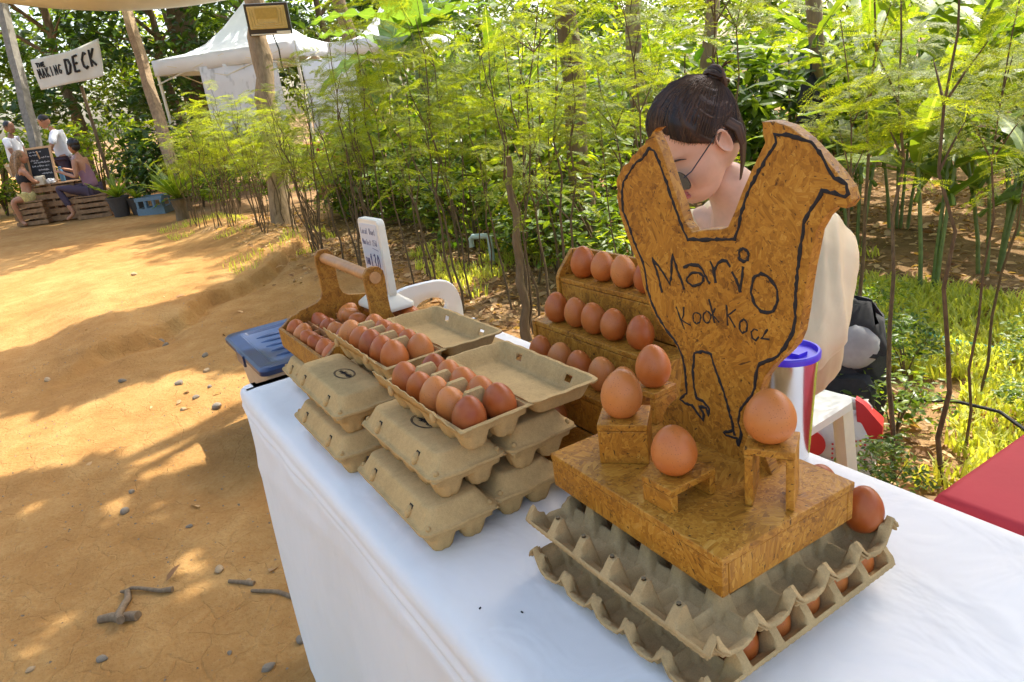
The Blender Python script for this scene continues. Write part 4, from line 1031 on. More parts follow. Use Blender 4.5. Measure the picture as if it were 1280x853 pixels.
def hairline(V):
    x, y, z = V.T
    lim = np.where(z > .045, .072-.55*np.maximum(0, .085-z), .050-1.15*(.045-z))
    lim = np.where(np.abs(x) < .03, np.minimum(lim, .060-.9*np.maximum(0, .075-z)), lim)
    d = np.minimum(lim - y, (z+.062 + np.maximum(0, y+.0)*1.5)*1.1)
    earr = np.sqrt(((y+.012)/.021)**2 + ((z+.002)/.036)**2) - 1
    return np.where(np.abs(x) > .045, np.minimum(d, earr*.02), d)
def hair_shell():
    nu, nv = 220, 110
    V, F = head_pts(nu, nv); V = np.array(V)
    d = hairline(V); bun = np.array([-.022, -.096, .074])
    r = V-np.array([0, -.01, .01]); r /= np.linalg.norm(r, axis=1)[:, None]
    q = V-bun; ang = np.arctan2(q[:, 1]*.6-q[:, 2]*.8, q[:, 0])
    g = .5+vnoise(ang*16, ang*0+2.5, 9)*.9 + vnoise(ang*47, np.linalg.norm(q, axis=1)*14, 11)*.55
    thick = np.where(d > 0, .0035+.0085*np.minimum(1, d/.030), -.006) + (.0030*vnoise(ang*38, np.linalg.norm(q, axis=1)*9, 3) + .0022*vnoise(ang*85, ang*0, 4))*(d > 0)
    thick += .006*np.clip((V[:, 2]-.05)/.06, 0, 1)*(d > 0)
    # behind the ears the hair runs flat
    V2 = V + r*thick[:, None]
    me = npmesh('hair', V2, np.array(F), HAIR, True)
    at = me.attributes.new('streak', 'FLOAT', 'POINT'); at.data.foreach_set('value', np.clip(g*.42 + .55*np.clip(1-np.linalg.norm(q, axis=1)/.12, 0, 1)*(.6+vnoise(ang*9, ang*0+1, 6)) + .25*np.clip(-(V[:, 1]+.03)/.06, 0, 1), 0, 1).astype(np.float32))
    return me, bun
HS, bun = hair_shell()
def set_streak(me, rr, lo=.1, hi=.9):
    at = me.attributes.new('streak', 'FLOAT', 'POINT'); n = len(me.vertices); at.data.foreach_set('value', np.array([rr.uniform(lo, hi)]*n if n < 40 else np.clip(.45+.5*vnoise(np.arange(n)*.05, np.zeros(n), 3), 0, 1), dtype=np.float32))
ho = obj('hair', HS, seller); ho.data.transform(Mh)
# single strands lying on the shell and a looped bun
m = MB(); rr = random.Random(5)
Vh, _ = head_pts(120, 80); Vh = np.array(Vh); dh = hairline(Vh)
start = np.where((dh > -.007) & (dh < .006) & (Vh[:, 2] > -.05))[0]
for s_ in range(520):
    p0 = Vh[rr.choice(list(start))]; pts = []
    for t in np.linspace(0, 1, 9):
        p = p0*(1-t) + (bun+np.array([rr.uniform(-.004, .004), 0, .004]))*t
        dd = (p-np.array([0, -.01, .0])); 
        # project back onto the shell
        k = np.argmin(((Vh/np.linalg.norm(Vh, axis=1)[:, None] - p/np.linalg.norm(p))**2).sum(1)); pr = Vh[k]
        rad = np.linalg.norm(pr)+.0035+.0085*min(1, max(0, dh[k])/.03)+.0010+.0008*rr.random()+.006*max(0, min(1, (pr[2]-.05)/.06))
        pts.append(tuple(p/np.linalg.norm(p)*rad))
    m.tube(pts, [.0004]+[.0007]*7+[.0004], 4, False)
o = m.build('hair_strands', HAIR, seller, True, 80); set_streak(o.data, rr); o.data.transform(Mh)
m = MB()
for s_ in range(46):
    ax = Matrix.Rotation(rr.uniform(-.8, .8), 3, 'X') @ Matrix.Rotation(rr.uniform(-.9, .9), 3, 'Y'); a0 = rr.uniform(0, 6.28); rad = rr.uniform(.014, .027)
    m.tube([Vector(bun)*1.06 + ax @ Vector((rad*math.cos(a0+a), rr.uniform(-.002, .002), rad*1.05*math.sin(a0+a))) for a in np.linspace(0, rr.uniform(3.5, 5.6), 14)], [.002]+[rr.uniform(.0025, .0045)]*12+[.0012], 6)
for s_ in range(7):
    q = Vector(bun)*1.2; a = rr.uniform(0, 6.28); m.tube([q, q+Vector((.02*math.cos(a), -.012, .02*math.sin(a)+.01)), q+Vector((.035*math.cos(a), -.014, .035*math.sin(a)+.012))], [.0022, .0014, .0004], 5)
o = m.build('hair_bun', HAIR, seller, True, 80); set_streak(o.data, rr); o.data.transform(Mh)
m = MB()
for k in range(9):
    j = k*.0022; m.tube([(-.070, -.030-j, .030), (-.084, -.040-j, .0), (-.083, -.036-j*.7, -.035), (-.075, -.022-j*.5, -.070), (-.062, -.006-j*.3, -.105)], [.003, .0042, .0038, .0026, .0008], 6)
o = m.build('hair_lock', HAIR, seller, True, 80); set_streak(o.data, rr); o.data.transform(Mh)
# blouse with full sleeves, white top below
def grow(me, amp, f, seed, hem=None):
    n = len(me.vertices); co = np.empty(n*3, np.float32); no = np.empty(n*3, np.float32)
    me.vertices.foreach_get('co', co); me.vertices.foreach_get('normal', no); co = co.reshape(-1, 3); no = no.reshape(-1, 3)
    w_ = vnoise(co[:, 0]*f+co[:, 1]*f*.6, co[:, 2]*f*.35+co[:, 1]*f*.5, seed) + .5*vnoise(co[:, 0]*f*2.3, co[:, 2]*f*.8+co[:, 1]*f*1.9, seed+1)
    if hem:
        fold = lambda ff, s_: .5-np.abs(vnoise(co[:, 0]*ff+co[:, 1]*ff*.9+.25*np.sin(co[:, 2]*9), co[:, 2]*ff*.13, s_))*2
        w_ = fold(f, seed)*.6 + fold(f*2.1, seed+3)*.3 + .25*w_
    co += no*(amp*w_)[:, None]; me.vertices.foreach_set('co', co.ravel()); me.update(); return me
def near(a, b_, t): return a*(1-t)+b_*t
NB = {'hem': (N['pel'][0]+Vector((0, 0, -.02)), (.175, .135)), 'waist': (N['waist'][0], (.165, .125)), 'chest': (N['chest'][0]+Vector((0, 0, -.01)), (.168, .122)), 'top': (N['top'][0]+Vector((0, .018, -.035)), (.085, .065))}
EB = [('hem', 'waist'), ('waist', 'chest'), ('chest', 'top')]
for t_ in 'LR':
    s0, e0, w0 = N['s'+t_][0], N['e'+t_][0], N['w'+t_][0]
    NB['s'+t_] = (s0+Vector((0, .006, -.006)), .066); NB['m'+t_] = (near(s0, e0, .5)+Vector((0, .012, 0)), .066); NB['e'+t_] = (near(s0, e0, .93)+Vector((0, .012, .006)), .068); NB['c'+t_] = (near(e0, w0, .13), .050)
    EB += [('top', 's'+t_), ('s'+t_, 'm'+t_), ('m'+t_, 'e'+t_), ('e'+t_, 'c'+t_)]
bl = skin_mesh(NB, EB, 'hem', 4); bl.materials.append(BLOUSE); obj('blouse', grow(bl, .030, 24, 3, True), seller)
NT = {'a': (N['chest'][0]+Vector((0, -.012, 0)), (.140, .105)), 'b': (N['top'][0]+Vector((0, -.016, -.028)), (.068, .058))}
tm = skin_mesh(NT, [('a', 'b')], 'a', 2); tm.materials.append(WHITE_F); obj('white_top', tm, seller)
NP = {k: (N[k][0], tuple(x+.012 for x in (N[k][1] if hasattr(N[k][1], '__len__') else (N[k][1],)*2))) for k in ('pel', 'hL', 'kL', 'aL', 'hR', 'kR', 'aR')}
tr = skin_mesh(NP, [('pel', 'hL'), ('hL', 'kL'), ('kL', 'aL'), ('pel', 'hR'), ('hR', 'kR'), ('kR', 'aR')], 'pel'); tr.materials.append(BLACK); obj('trousers', tr, seller)
# her chair
t = thing('plastic_stool', 'white plastic stool under the egg seller, one leg showing below her sleeve', 'stool', (-1.19, 1.475, 0), R(4))
m = MB(); m.loft([rrect(.165, .165, .04, .405), rrect(.175, .175, .04, .41), rrect(.175, .175, .04, .432), rrect(.165, .165, .04, .437)], True, True); m.build('seat', WHITE_P, t, True, 45)
for sx in (-1, 1):
    for sy in (-1, 1): m = MB(); m.loft([[(sx*(f-a), sy*(f-b_), z) for a, b_ in ((0, 0), (.048, 0), (.048, .022), (.022, .022), (.022, .048), (0, .048))] for f, z in ((.165, .42), (.195, 0))]); m.build('leg', CREAM_P, t, False)

# ------------------------------------------------------------------ bags behind the seller
bp = thing('backpack', 'black and grey backpack standing on the ground behind the seller', 'backpack', (-1.44, 2.19, float(gz(-1.44, 2.19))), R(32))
GREYF = plain('grey_panel_fabric', (.33, .33, .34), .8, .15, 20, .2, 200)
m = MB(); m.loft([wob_ring(subring(rrect(a, b_, .06, z), .03), .004) for a, b_, z in ((.13, .08, 0), (.155, .10, .02), (.165, .11, .15), (.16, .105, .33), (.14, .09, .44), (.10, .06, .50), (.05, .03, .515))], True, True); m.build('main_pack', BLACK, bp, True, 60)
m = MB(); m.loft([wob_ring(subring([(x, y-.105, z) for x, y, z in rrect(a, b_, .03, z)], .03), .003) for a, b_, z in ((.11, .02, .04), (.125, .035, .06), (.125, .035, .22), (.11, .025, .26))], True, True); m.build('front_pocket', BLACK, bp, True, 60)
m = MB(); m.ell((.05, -.075, .36), (.085, .045, .085), 14, 10); m.build('grey_panel', GREYF, bp, True, 60)
for sx in (-.09, .09): m = MB(); m.tube([(sx, .08, .46), (sx*1.15, .15, .36), (sx*1.2, .15, .2), (sx*1.1, .10, .06)], [.016]*4, 6, flat=2); m.build('strap', BLACK, bp)
MB().tube([(-.04, .02, .505), (-.03, .02, .55), (.03, .02, .55), (.04, .02, .505)], .008, 6).build('grab_handle', BLACK, bp)
sb = thing('carrier_bag', 'white carrier bag with one big and many tiny red dots beside the backpack', 'bag', (-1.31, 1.97, float(gz(-1.31, 1.97))+.0), R(24))
BAGW = plain('white_bag_film', (.70, .68, .64), .4, .06, 9, .35, 22, .012); REDP = plain('red_print', (.50, .02, .025), .5, .05, 20, 0)
m = MB(); m.loft([wob_ring(subring(rrect(a, b_, .03, z), .03), .006) for a, b_, z in ((.12, .05, 0), (.14, .07, .01), (.145, .075, .10), (.125, .05, .19), (.11, .03, .225), (.115, .035, .24))], True, False); solid(m.build('bag_body', BAGW, sb, True, 60), .001)
m = MB(); m.lathe([(0, 0), (.046, 0), (.046, .003), (0, .003)], 28); m.build('red_dot', REDP, sb, False, loc=(-.045, -.088, .115), rot=(R(86), 0, 0))
m = MB()
for i in range(8):
    for j in range(5): m.ell((.02+i*.0135, -.078+.001*i, .05+j*.017+.004*i), (.004, .004, .004), 6, 4)
m.build('dot_print', REDP, sb)
m = MB(); m.loft([[(.09, -.06, .10), (.16, -.05, .10), (.155, .02, .10), (.09, .02, .10)], [(.085, -.05, .20), (.16, -.05, .19), (.155, .02, .19), (.085, .02, .20)], [(.075, -.03, .265), (.10, -.03, .25), (.10, 0, .25), (.075, 0, .265)]], True, True); m.build('red_flap', REDP, sb, True, 50)

# ------------------------------------------------------------------ the far table with its people
CA = math.atan2(.838, .545); AX, AY = -15.352, .052
ce, cg = Vector((math.cos(CA), math.sin(CA), 0)), Vector((-math.sin(CA), math.cos(CA), 0))
def CW_(x, y, z=0): return Vector((AX, AY, 0)) + ce*x + cg*y + Vector((0, 0, z))
def crate(x, y, w_, d, h, label, name='wooden_crate', nsl=4, top=True, rz=0):
    p = CW_(x, y); t = thing(name, label, 'crate' if name == 'wooden_crate' else 'table', p, CA+rz)
    sh = h/nsl
    sl = MB().box((0, 0, 0), (w_, .014, sh*.66)).mesh('slat', PALLET, False); sl2 = MB().box((0, 0, 0), (.014, d-.03, sh*.66)).mesh('slat', PALLET, False)
    for k in range(nsl):
        for s in (-1, 1):
            o = obj('slat', sl, t, (0, s*(d/2-.007), sh*(k+.5)), (0, 0, random.uniform(-.012, .012))); o = obj('slat', sl2, t, (s*(w_/2-.03), 0, sh*(k+.5)))
    for sx in (-1, 0, 1) if w_ > .6 else (-1, 1):
        for sy in (-1, 1): MB().box((sx*(w_/2-.05), sy*(d/2-.035), h/2), (.05, .035, h-.012)).build('corner_post', PALLET, t, False)
    if top:
        n = max(3, round(d/.1)); b_ = MB().box((0, 0, 0), (w_+.02, d/n-.008, .018)).mesh('top_board', PALLET, False)
        for k in range(n): obj('top_board', b_, t, (random.uniform(-.008, .008), -d/2+d*(k+.5)/n, h+.009))
    return t
crate(.17, .12, .88, .52, .64, 'long table knocked together from wooden crates with a chalkboard on it', 'crate_table', 5)
crate(-.22, -.10, .56, .40, .40, 'wooden slatted crate that the person in yellow shorts sits on')
crate(.95, -.18, .60, .44, .38, 'wooden slatted crate that the person in purple sits on')

def far_person(label, J, skinm, clothes, hair, look, hs=1.0, seed=0):
    """J: joints in the far table's frame; clothes: list of (name, [(joint, radius)...chains], material)"""
    base = J['base']; t = thing('person', label, 'person', CW_(base[0], base[1]), CA)
    L = lambda k: Vector((J[k][0]-base[0], J[k][1]-base[1], J[k][2]))
    Rr = {'pel': (.13, .10), 'waist': (.115, .085), 'chest': (.135, .095), 'neck': .046, 'nk2': .045, 'sL': .05, 'sR': .05, 'eL': .038, 'eR': .038, 'wL': .027, 'wR': .027, 'hL': .085, 'hR': .085, 'kL': .056, 'kR': .056, 'aL': .036, 'aR': .036, 'tL': .03, 'tR': .03}
    N = {k: (L(k), Rr[k]) for k in Rr if k in J}
    E = [e for e in (('pel', 'waist'), ('waist', 'chest'), ('chest', 'neck'), ('neck', 'nk2'), ('chest', 'sL'), ('sL', 'eL'), ('eL', 'wL'), ('chest', 'sR'), ('sR', 'eR'), ('eR', 'wR'), ('pel', 'hL'), ('hL', 'kL'), ('kL', 'aL'), ('aL', 'tL'), ('pel', 'hR'), ('hR', 'kR'), ('kR', 'aR'), ('aR', 'tR')) if e[0] in N and e[1] in N]
    for s_ in 'LR':
        if 'w'+s_ in N:
            f_ = (N['w'+s_][0]-N['e'+s_][0]).normalized(); sd = f_.cross(Vector((0, 0, 1)))
            sd = sd.normalized() if sd.length > .1 else Vector((0, 1, 0))
            N[s_+'palm'] = (N['w'+s_][0]+f_*.05, (.02, .032)); E.append(('w'+s_, s_+'palm')); finger_nodes(N, E, None, N[s_+'palm'][0], s_, f_, sd)
    hp = L('head'); f0 = Vector(look).normalized(); r0 = f0.cross(Vector((0, 0, 1))).normalized(); u0 = r0.cross(f0)
    M = Matrix.Identity(4)
    for i in range(3): M[i][0], M[i][1], M[i][2] = r0[i], f0[i], u0[i]
    M.translation = hp; M = M @ Matrix.Scale(hs, 4)
    obj('body', join_meshes('body', [(skin_mesh(N, E, 'pel', 1), None, 0), (head_mesh(32, 26), M, 0)], [skinm]), t)
    for nm, chains, mt in clothes:
        NN = {}; EE = []
        for ch in chains:
            for a, r in ch:
                if a not in NN:
                    if '>' in a:
                        p, q = a.split('>'); q, f = q.split('@'); c_ = L(p)*(1-float(f))+L(q)*float(f)
                    else: c_ = L(a)
                    NN[a] = (c_, r)
            EE += [(ch[i][0], ch[i+1][0]) for i in range(len(ch)-1)]
        me = skin_mesh(NN, EE, chains[0][0][0], 2); me.materials.append(mt); obj(nm, grow(me, .018, 14, seed), t)
    m = MB(); hair(m); o = m.build('hair', clothes_hair[seed], t); o.data.transform(M)
    return t
clothes_hair = {}
PURP = plain('mauve_cotton', (.26, .135, .17), .85, .1, 9, .2, 26, .006); LEGG = plain('plum_leggings', (.055, .035, .055), .8, .1, 9, .2, 26, .006); YEL = plain('yellow_print_shorts', (.62, .52, .20), .85, .35, 55, .2, 26, .006)
SHIRT = plain('white_shirt', (.72, .74, .78), .8, .05, 9, .3, 22, .01); BEIGE = plain('beige_shorts', (.55, .48, .37), .85, .08, 9, .2, 26, .006)
def cap_hair(m, back=.0, top=.0): m.ell((0, -.022, .030), (.083, .092, .088), 16, 10); m.ell((0, -.05, -.02), (.070, .062, .07), 14, 8)
clothes_hair[1] = HAIR_K
def h1(m): cap_hair(m); m.ell((0, -.095, .03), (.045, .05, .05), 12, 8)
far_person('person in a mauve tank top and dark leggings sitting at the far table', {'base': (0.930, -0.210), 'pel': (0.952, -0.210, 0.480), 'waist': (0.941, -0.210, 0.654), 'chest': (0.886, -0.210, 0.894), 'neck': (0.875, -0.210, 1.068), 'nk2': (0.870, -0.210, 1.123), 'head': (0.848, -0.210, 1.232),
  'sL': (0.875, -0.012, 1.003), 'eL': (0.798, 0.021, 0.741), 'wL': (0.556, -0.067, 0.850), 'sR': (0.897, -0.408, 1.003), 'eR': (0.886, -0.452, 0.719), 'wR': (0.600, -0.353, 0.828), 'hL': (0.919, -0.100, 0.469), 'kL': (0.424, -0.045, 0.578), 'aL': (0.446, -0.045, 0.131), 'tL': (0.314, -0.045, 0.044), 'hR': (0.919, -0.309, 0.469), 'kR': (0.446, -0.375, 0.589), 'aR': (0.611, -0.397, 0.131), 'tR': (0.468, -0.419, 0.044)}, SKIN_T,
  [('tank_top', [[('pel', (.165, .13)), ('waist', (.145, .11)), ('chest', (.148, .108)), ('chest>neck@.55', (.075, .07))]], PURP), ('leggings', [[('pel', (.14, .115)), ('hL', .098), ('kL', .068), ('kL>aL@.75', .052)], [('pel', (.14, .115)), ('hR', .098), ('kR', .068), ('kR>aR@.75', .052)]], LEGG)], h1, (-1, .45, -.12), 1.1, 1)
clothes_hair[2] = HAIR_B
def h2(m):
    cap_hair(m); rr = random.Random(2)
    for k in range(26):
        a = PI*.62+ (k/25)*PI*.95+PI*.0; x = .085*math.cos(a+PI*.4); y = -.03+.085*math.sin(a+PI*.9)
        y = -abs(y)-.02; m.tube([(x*.7, y*.7, .06), (x, y*1.05, -.02), (x*1.2, y*1.25-.01, -.14), (x*1.25, y*1.2-.015, -.25-rr.uniform(0, .1))], [.02, .026, .022, .006], 6)
far_person('person with long blonde hair, black top and yellow shorts at the far table', {'base': (-0.220, -.10), 'pel': (-0.240, -.10, .50), 'waist': (-0.250, -.11, .66), 'chest': (-0.240, -.10, .86), 'neck': (-0.220, -.08, 1.02), 'nk2': (-0.210, -.07, 1.06), 'head': (-0.200, -.05, 1.16),
  'sL': (-0.360, .04, .95), 'eL': (-0.200, .22, .74), 'wL': (0.040, .20, .72), 'sR': (-0.120, -.24, .95), 'eR': (0.000, -.22, .72), 'wR': (0.170, -.02, .71), 'hL': (-0.240, .02, .48), 'kL': (0.100, .25, .50), 'aL': (0.070, .25, .09), 'tL': (0.190, .28, .04), 'hR': (-0.220, -.2, .48), 'kR': (-0.400, -.36, .46), 'aR': (-0.400, -.28, .09), 'tR': (-0.300, -.34, .04)}, SKIN_T,
  [('black_top', [[('waist>chest@.15', (.145, .115)), ('waist>chest@.6', (.155, .12)), ('chest', (.158, .118)), ('chest>neck@.45', (.11, .085))]], BLACK), ('shorts', [[('pel>waist@.5', (.150, .12)), ('pel', (.175, .15)), ('hL', .115), ('hL>kL@.5', .10)], [('pel', (.175, .15)), ('hR', .115), ('hR>kR@.5', .10)]], YEL)], h2, (.9, .6, -.1), 1.0, 2)
clothes_hair[3] = HAIR_K; clothes_hair[4] = HAIR_K
def h3(m): m.ell((0, -.022, .036), (.080, .092, .086), 16, 10)
far_person('person in a white shirt standing behind the chalkboard, looking down', {'base': (-0.110, .95), 'pel': (-0.060, .97, 1.0), 'waist': (-0.060, .97, 1.16), 'chest': (-0.070, .95, 1.38), 'neck': (-0.110, .92, 1.56), 'nk2': (-0.140, .90, 1.61), 'head': (-0.180, .87, 1.70),
  'sL': (-0.140, 1.13, 1.50), 'eL': (-0.260, 1.10, 1.24), 'wL': (-0.360, .85, 1.12), 'sR': (0.000, .78, 1.50), 'eR': (-0.040, .62, 1.24), 'wR': (-0.240, .60, 1.12), 'hL': (-0.080, 1.07, .96), 'kL': (-0.080, 1.08, .54), 'aL': (-0.060, 1.1, .12), 'tL': (-0.200, 1.1, .07), 'hR': (-0.060, .87, .96), 'kR': (-0.060, .87, .54), 'aR': (-0.040, .87, .12), 'tR': (-0.180, .85, .07)}, SKIN_T,
  [('shirt', [[('pel', (.165, .13)), ('waist', (.155, .12)), ('chest', (.165, .122)), ('chest>neck@.6', (.075, .065))], [('chest', (.165, .122)), ('sL', .072), ('sL>eL@.85', .062)], [('chest', (.165, .122)), ('sR', .072), ('sR>eR@.85', .062)]], SHIRT), ('trousers', [[('pel', (.145, .12)), ('hL', .1), ('kL', .08), ('aL', .065)], [('pel', (.145, .12)), ('hR', .1), ('kR', .08), ('aR', .065)]], LEGG)], h3, (-.9, -.3, -.5), 1.0, 3)
far_person('person in beige shorts and white shoes standing beside the far table with a dark bag', {'base': (-1.100, 1.25), 'pel': (-1.160, 1.25, .98), 'waist': (-1.160, 1.25, 1.14), 'chest': (-1.140, 1.25, 1.36), 'neck': (-1.120, 1.25, 1.54), 'nk2': (-1.110, 1.25, 1.59), 'head': (-1.085, 1.25, 1.69),
  'sL': (-1.160, 1.43, 1.48), 'eL': (-1.100, 1.48, 1.22), 'wL': (-0.920, 1.42, 1.10), 'sR': (-1.120, 1.07, 1.48), 'eR': (-1.040, 1.02, 1.22), 'wR': (-0.900, 1.10, 1.08), 'hL': (-1.160, 1.35, .94), 'kL': (-1.120, 1.36, .52), 'aL': (-1.160, 1.36, .10), 'tL': (-1.020, 1.34, .04), 'hR': (-1.160, 1.15, .94), 'kR': (-1.040, 1.14, .52), 'aR': (-1.040, 1.14, .10), 'tR': (-0.900, 1.12, .04)}, SKIN_D,
  [('shirt', [[('pel', (.165, .13)), ('waist', (.155, .12)), ('chest', (.165, .122)), ('chest>neck@.6', (.075, .065))], [('chest', (.165, .122)), ('sL', .072), ('sL>eL@.7', .062)], [('chest', (.165, .122)), ('sR', .072), ('sR>eR@.7', .062)]], SHIRT), ('shorts', [[('pel', (.16, .13)), ('hL', .112), ('hL>kL@.8', .10)], [('pel', (.16, .13)), ('hR', .112), ('hR>kR@.8', .10)]], BEIGE), ('shoe', [[('aL', .055), ('tL', .045)]], WHITE_F), ('shoe', [[('aR', .055), ('tR', .045)]], WHITE_F)], h3, (1, -.1, -.2), 1.0, 4)
p = CW_(-.92, 1.12, .78); t = thing('shoulder_bag', 'dark green shoulder bag held by the person in beige shorts', 'bag', p, CA)
m = MB(); m.loft([wob_ring(rrect(a, .06, .03, z), .004) for a, z in ((.10, 0), (.13, .03), (.13, .18), (.10, .26))]); m.build('bag_body', plain('olive_canvas', (.06, .065, .04), .85), t, True, 60)
MB().tube([(-.1, 0, .25), (-.12, .02, .40), (-.05, .03, .46), (.1, 0, .25)], .010, 6).build('strap', BLACK, t)

# chalkboard, bottle, cups on the far table
cb = thing('chalkboard', 'small framed chalkboard with white chalk lines standing on the far crate table', 'chalkboard', CW_(.03, .02, .663), CA)
tilt = (R(-9), 0, 0)
SL_ = plain('slate', (.020, .021, .021), .8, .2, 9, 0); PINE = plain('pine_frame', (.55, .33, .16), .6, .15, 30, .1)
MB().box((0, 0, .33), (.40, .012, .56)).build('slate', SL_, cb, False, rot=tilt)
for x in (-.215, .215): MB().box((x, 0, .315), (.035, .028, .63)).build('frame_post', PINE, cb, False, rot=tilt)
for z in (.045, .6125): MB().box((0, 0, z), (.394, .026, .035)).build('frame_rail', PINE, cb, False, rot=tilt)
MB().tube([(0, .03, .55), (0, .20, .0)], .012, 6).build('back_leg', PINE, cb)
m = MB(); rr = random.Random(8)                     # the handwriting on it is too small to read: pen squiggles
for z, xa, xb in ((.54, -.17, .05), (.49, -.17, .0), (.44, .0, .16), (.40, -.17, -.05), (.36, -.12, .15), (.30, -.16, .14), (.23, -.06, .12), (.17, -.02, .15)):
    x = xa
    while x < xb:
        m.tube([(x, -.008, z), (x+.006, -.008, z+rr.uniform(.01, .026)), (x+.012, -.008, z-rr.uniform(.0, .012)), (x+.02, -.008, z+rr.uniform(0, .015))], .0028, 4, False); x += rr.choice((.019, .019, .024, .034))
m.build('chalk_writing', plain('chalk', (.72, .70, .70), .9, .1, 60, 0), cb, False, rot=tilt)
bt = thing('water_bottle', 'blue drinking bottle on the far crate table', 'bottle', CW_(.34, .05, .663), CA)
m = MB(); m.lathe([(0, 0), (.036, 0), (.038, .01), (.038, .17), (.030, .20), (.022, .215), (.022, .225), (.026, .226), (.026, .255), (.0, .257)], 18); m.build('bottle_body', plain('blue_enamel', (.07, .18, .28), .35, .05), bt, True, 40)
pb = thing('paper_bag', 'pale brown paper bag in front of the chalkboard', 'paper bag', CW_(.06, -.14, .663), CA)
m = MB(); m.loft([wob_ring(subring(rrect(.075, .045, .008, 0), .03), .002), wob_ring(subring(rrect(.075, .045, .008, .08), .03), .003), wob_ring(subring(rrect(.078, .03, .006, .15), .03), .004)], True, False); solid(m.build('bag_body', plain('kraft_paper', (.52, .45, .32), .85), pb, True, 30), .0015)
nk = thing('napkin_heap', 'crumpled white napkins beside the blue bottle', 'napkins', CW_(.20, -.08, .663), CA)
m = MB(); m.ell((0, 0, .035), (.08, .06, .045), 14, 9); m.V = [(x+.018*math.sin(z*160+y*90), y+.015*math.sin(x*170), max(0, z+.012*math.sin(x*120+y*150))) for x, y, z in m.V]; m.build('napkin', WHITE_F, nk, False)

# posts, banner, shade sail
def post(name, label, cat, a, b_, r0, r1, mat_, n=10):
    t = thing(name, label, cat, b_); d = Vector(a)-Vector(b_)
    pts = [d*(k/8) + Vector((.012*math.sin(k*1.9), .012*math.sin(k*2.7), 0)) for k in range(9)]
    MB().tube(pts, [r1+(r0-r1)*k/8 for k in range(9)], n).build('shaft', mat_, t, True, 60); return t
post('wooden_post', 'grey squared wooden post standing behind the person in the white shirt', 'post', (-18.99, .377, 4.1), (-17.06, .045, -.02), .11, .12, POLE_G, 4)
post('wooden_post', 'brown leaning timber post holding up the shade sail', 'post', (-16.2, 2.25, 4.05), (-13.34, 1.92, -.02), .105, .125, TRUNK_P, 6)
bnr = thing('cloth_banner', 'off-white cloth banner with hand painted black capitals strung up beside the leaning post', 'banner', (-16.4, 1.06, 2.25))
c4 = [Vector(p)-Vector((-16.4, 1.06, 2.25)) for p in ((-16.992, .503, 2.82), (-16.031, 1.623, 3.008), (-15.816, 1.528, 2.351), (-16.752, .518, 2.263))]
def bq(u, v, o=0):
    p = (c4[0]*(1-u)+c4[1]*u)*(1-v) + (c4[3]*(1-u)+c4[2]*u)*v
    nrm = Vector((.86, -.5, .08)); return p + nrm*(.035*math.sin(u*5.5+v)+.02*math.sin(v*4+u*9) + o) + Vector((0, 0, -.05*math.sin(PI*u)*(1-v)))
m = MB(); m.loft([[bq(i/24, j/12) for i in range(25)] for j in range(13)], False, False, False); solid(m.build('banner_sheet', plain('unbleached_canvas', (.56, .53, .44), .85, .06, 6, .2, 60), bnr, True, 60), .004)
m = MB()
def bwrite(text, u0, v0, du, dv, r, sl=0):
    rr = random.Random(text)
    for i, ch in enumerate(text):
        for st_ in GL[ch]:
            pts = []
            for (x, y), (x2, y2) in zip(st_[:-1], st_[1:]):
                for k in range(3): f = k/3; pts.append((x+(x2-x)*f, y+(y2-y)*f))
            pts.append(st_[-1]); m.tube([bq(u0+i*du+x*du*.95, v0-y*dv+sl*(i+x), .012) for x, y in pts], r, 5)
bwrite('THE', .07, .30, .048, .13, .013); bwrite('MAKING', .06, .66, .060, .30, .011, -.006); bwrite('DECK', .47, .70, .122, .47, .022, -.012)
m.build('lettering', BURN, bnr, False)
MB().tube([(-.05, .1, 0), (-.05, .1, -2.25)], .03, 8).build('support_pole', TRUNK, bnr)
def sheet(name, label, cat, pts_fn, nu_, nv_, mat_, th_=.004):
    m = MB(); m.loft([[pts_fn(i/nu_, j/nv_) for i in range(nu_+1)] for j in range(nv_+1)], False, False, False); o = m.build(name, mat_, None, True, 60); solid(o, th_); return tag(o, label, cat)
s4 = [Vector(p) for p in ((-15.9, .75, 3.72), (-14.05, 4.6, 3.33), (-9.6, 5.2, 4.1), (-11.2, .6, 4.3))]
def sail_f(u, v):
    p = (s4[0]*(1-u)+s4[1]*u)*(1-v)+(s4[3]*(1-u)+s4[2]*u)*v; sag = -.35*math.sin(PI*u)**.8*(1-v*.6) - .25*math.sin(PI*v)*math.sin(PI*u)
    return p + Vector((-.35*math.sin(PI*u)*(v-.5)*.8, 0, sag+.05*math.sin(u*17)*math.sin(v*5)))
s4 = [Vector(p) for p in ((-16.4, .15, 3.78), (-13.9, 4.9, 3.52), (-11.0, 5.0, 4.3), (-12.6, .4, 4.45))]
sheet('shade_sail', 'cream fabric shade sail stretched from the leaning post', 'shade sail', sail_f, 30, 16, SAIL)

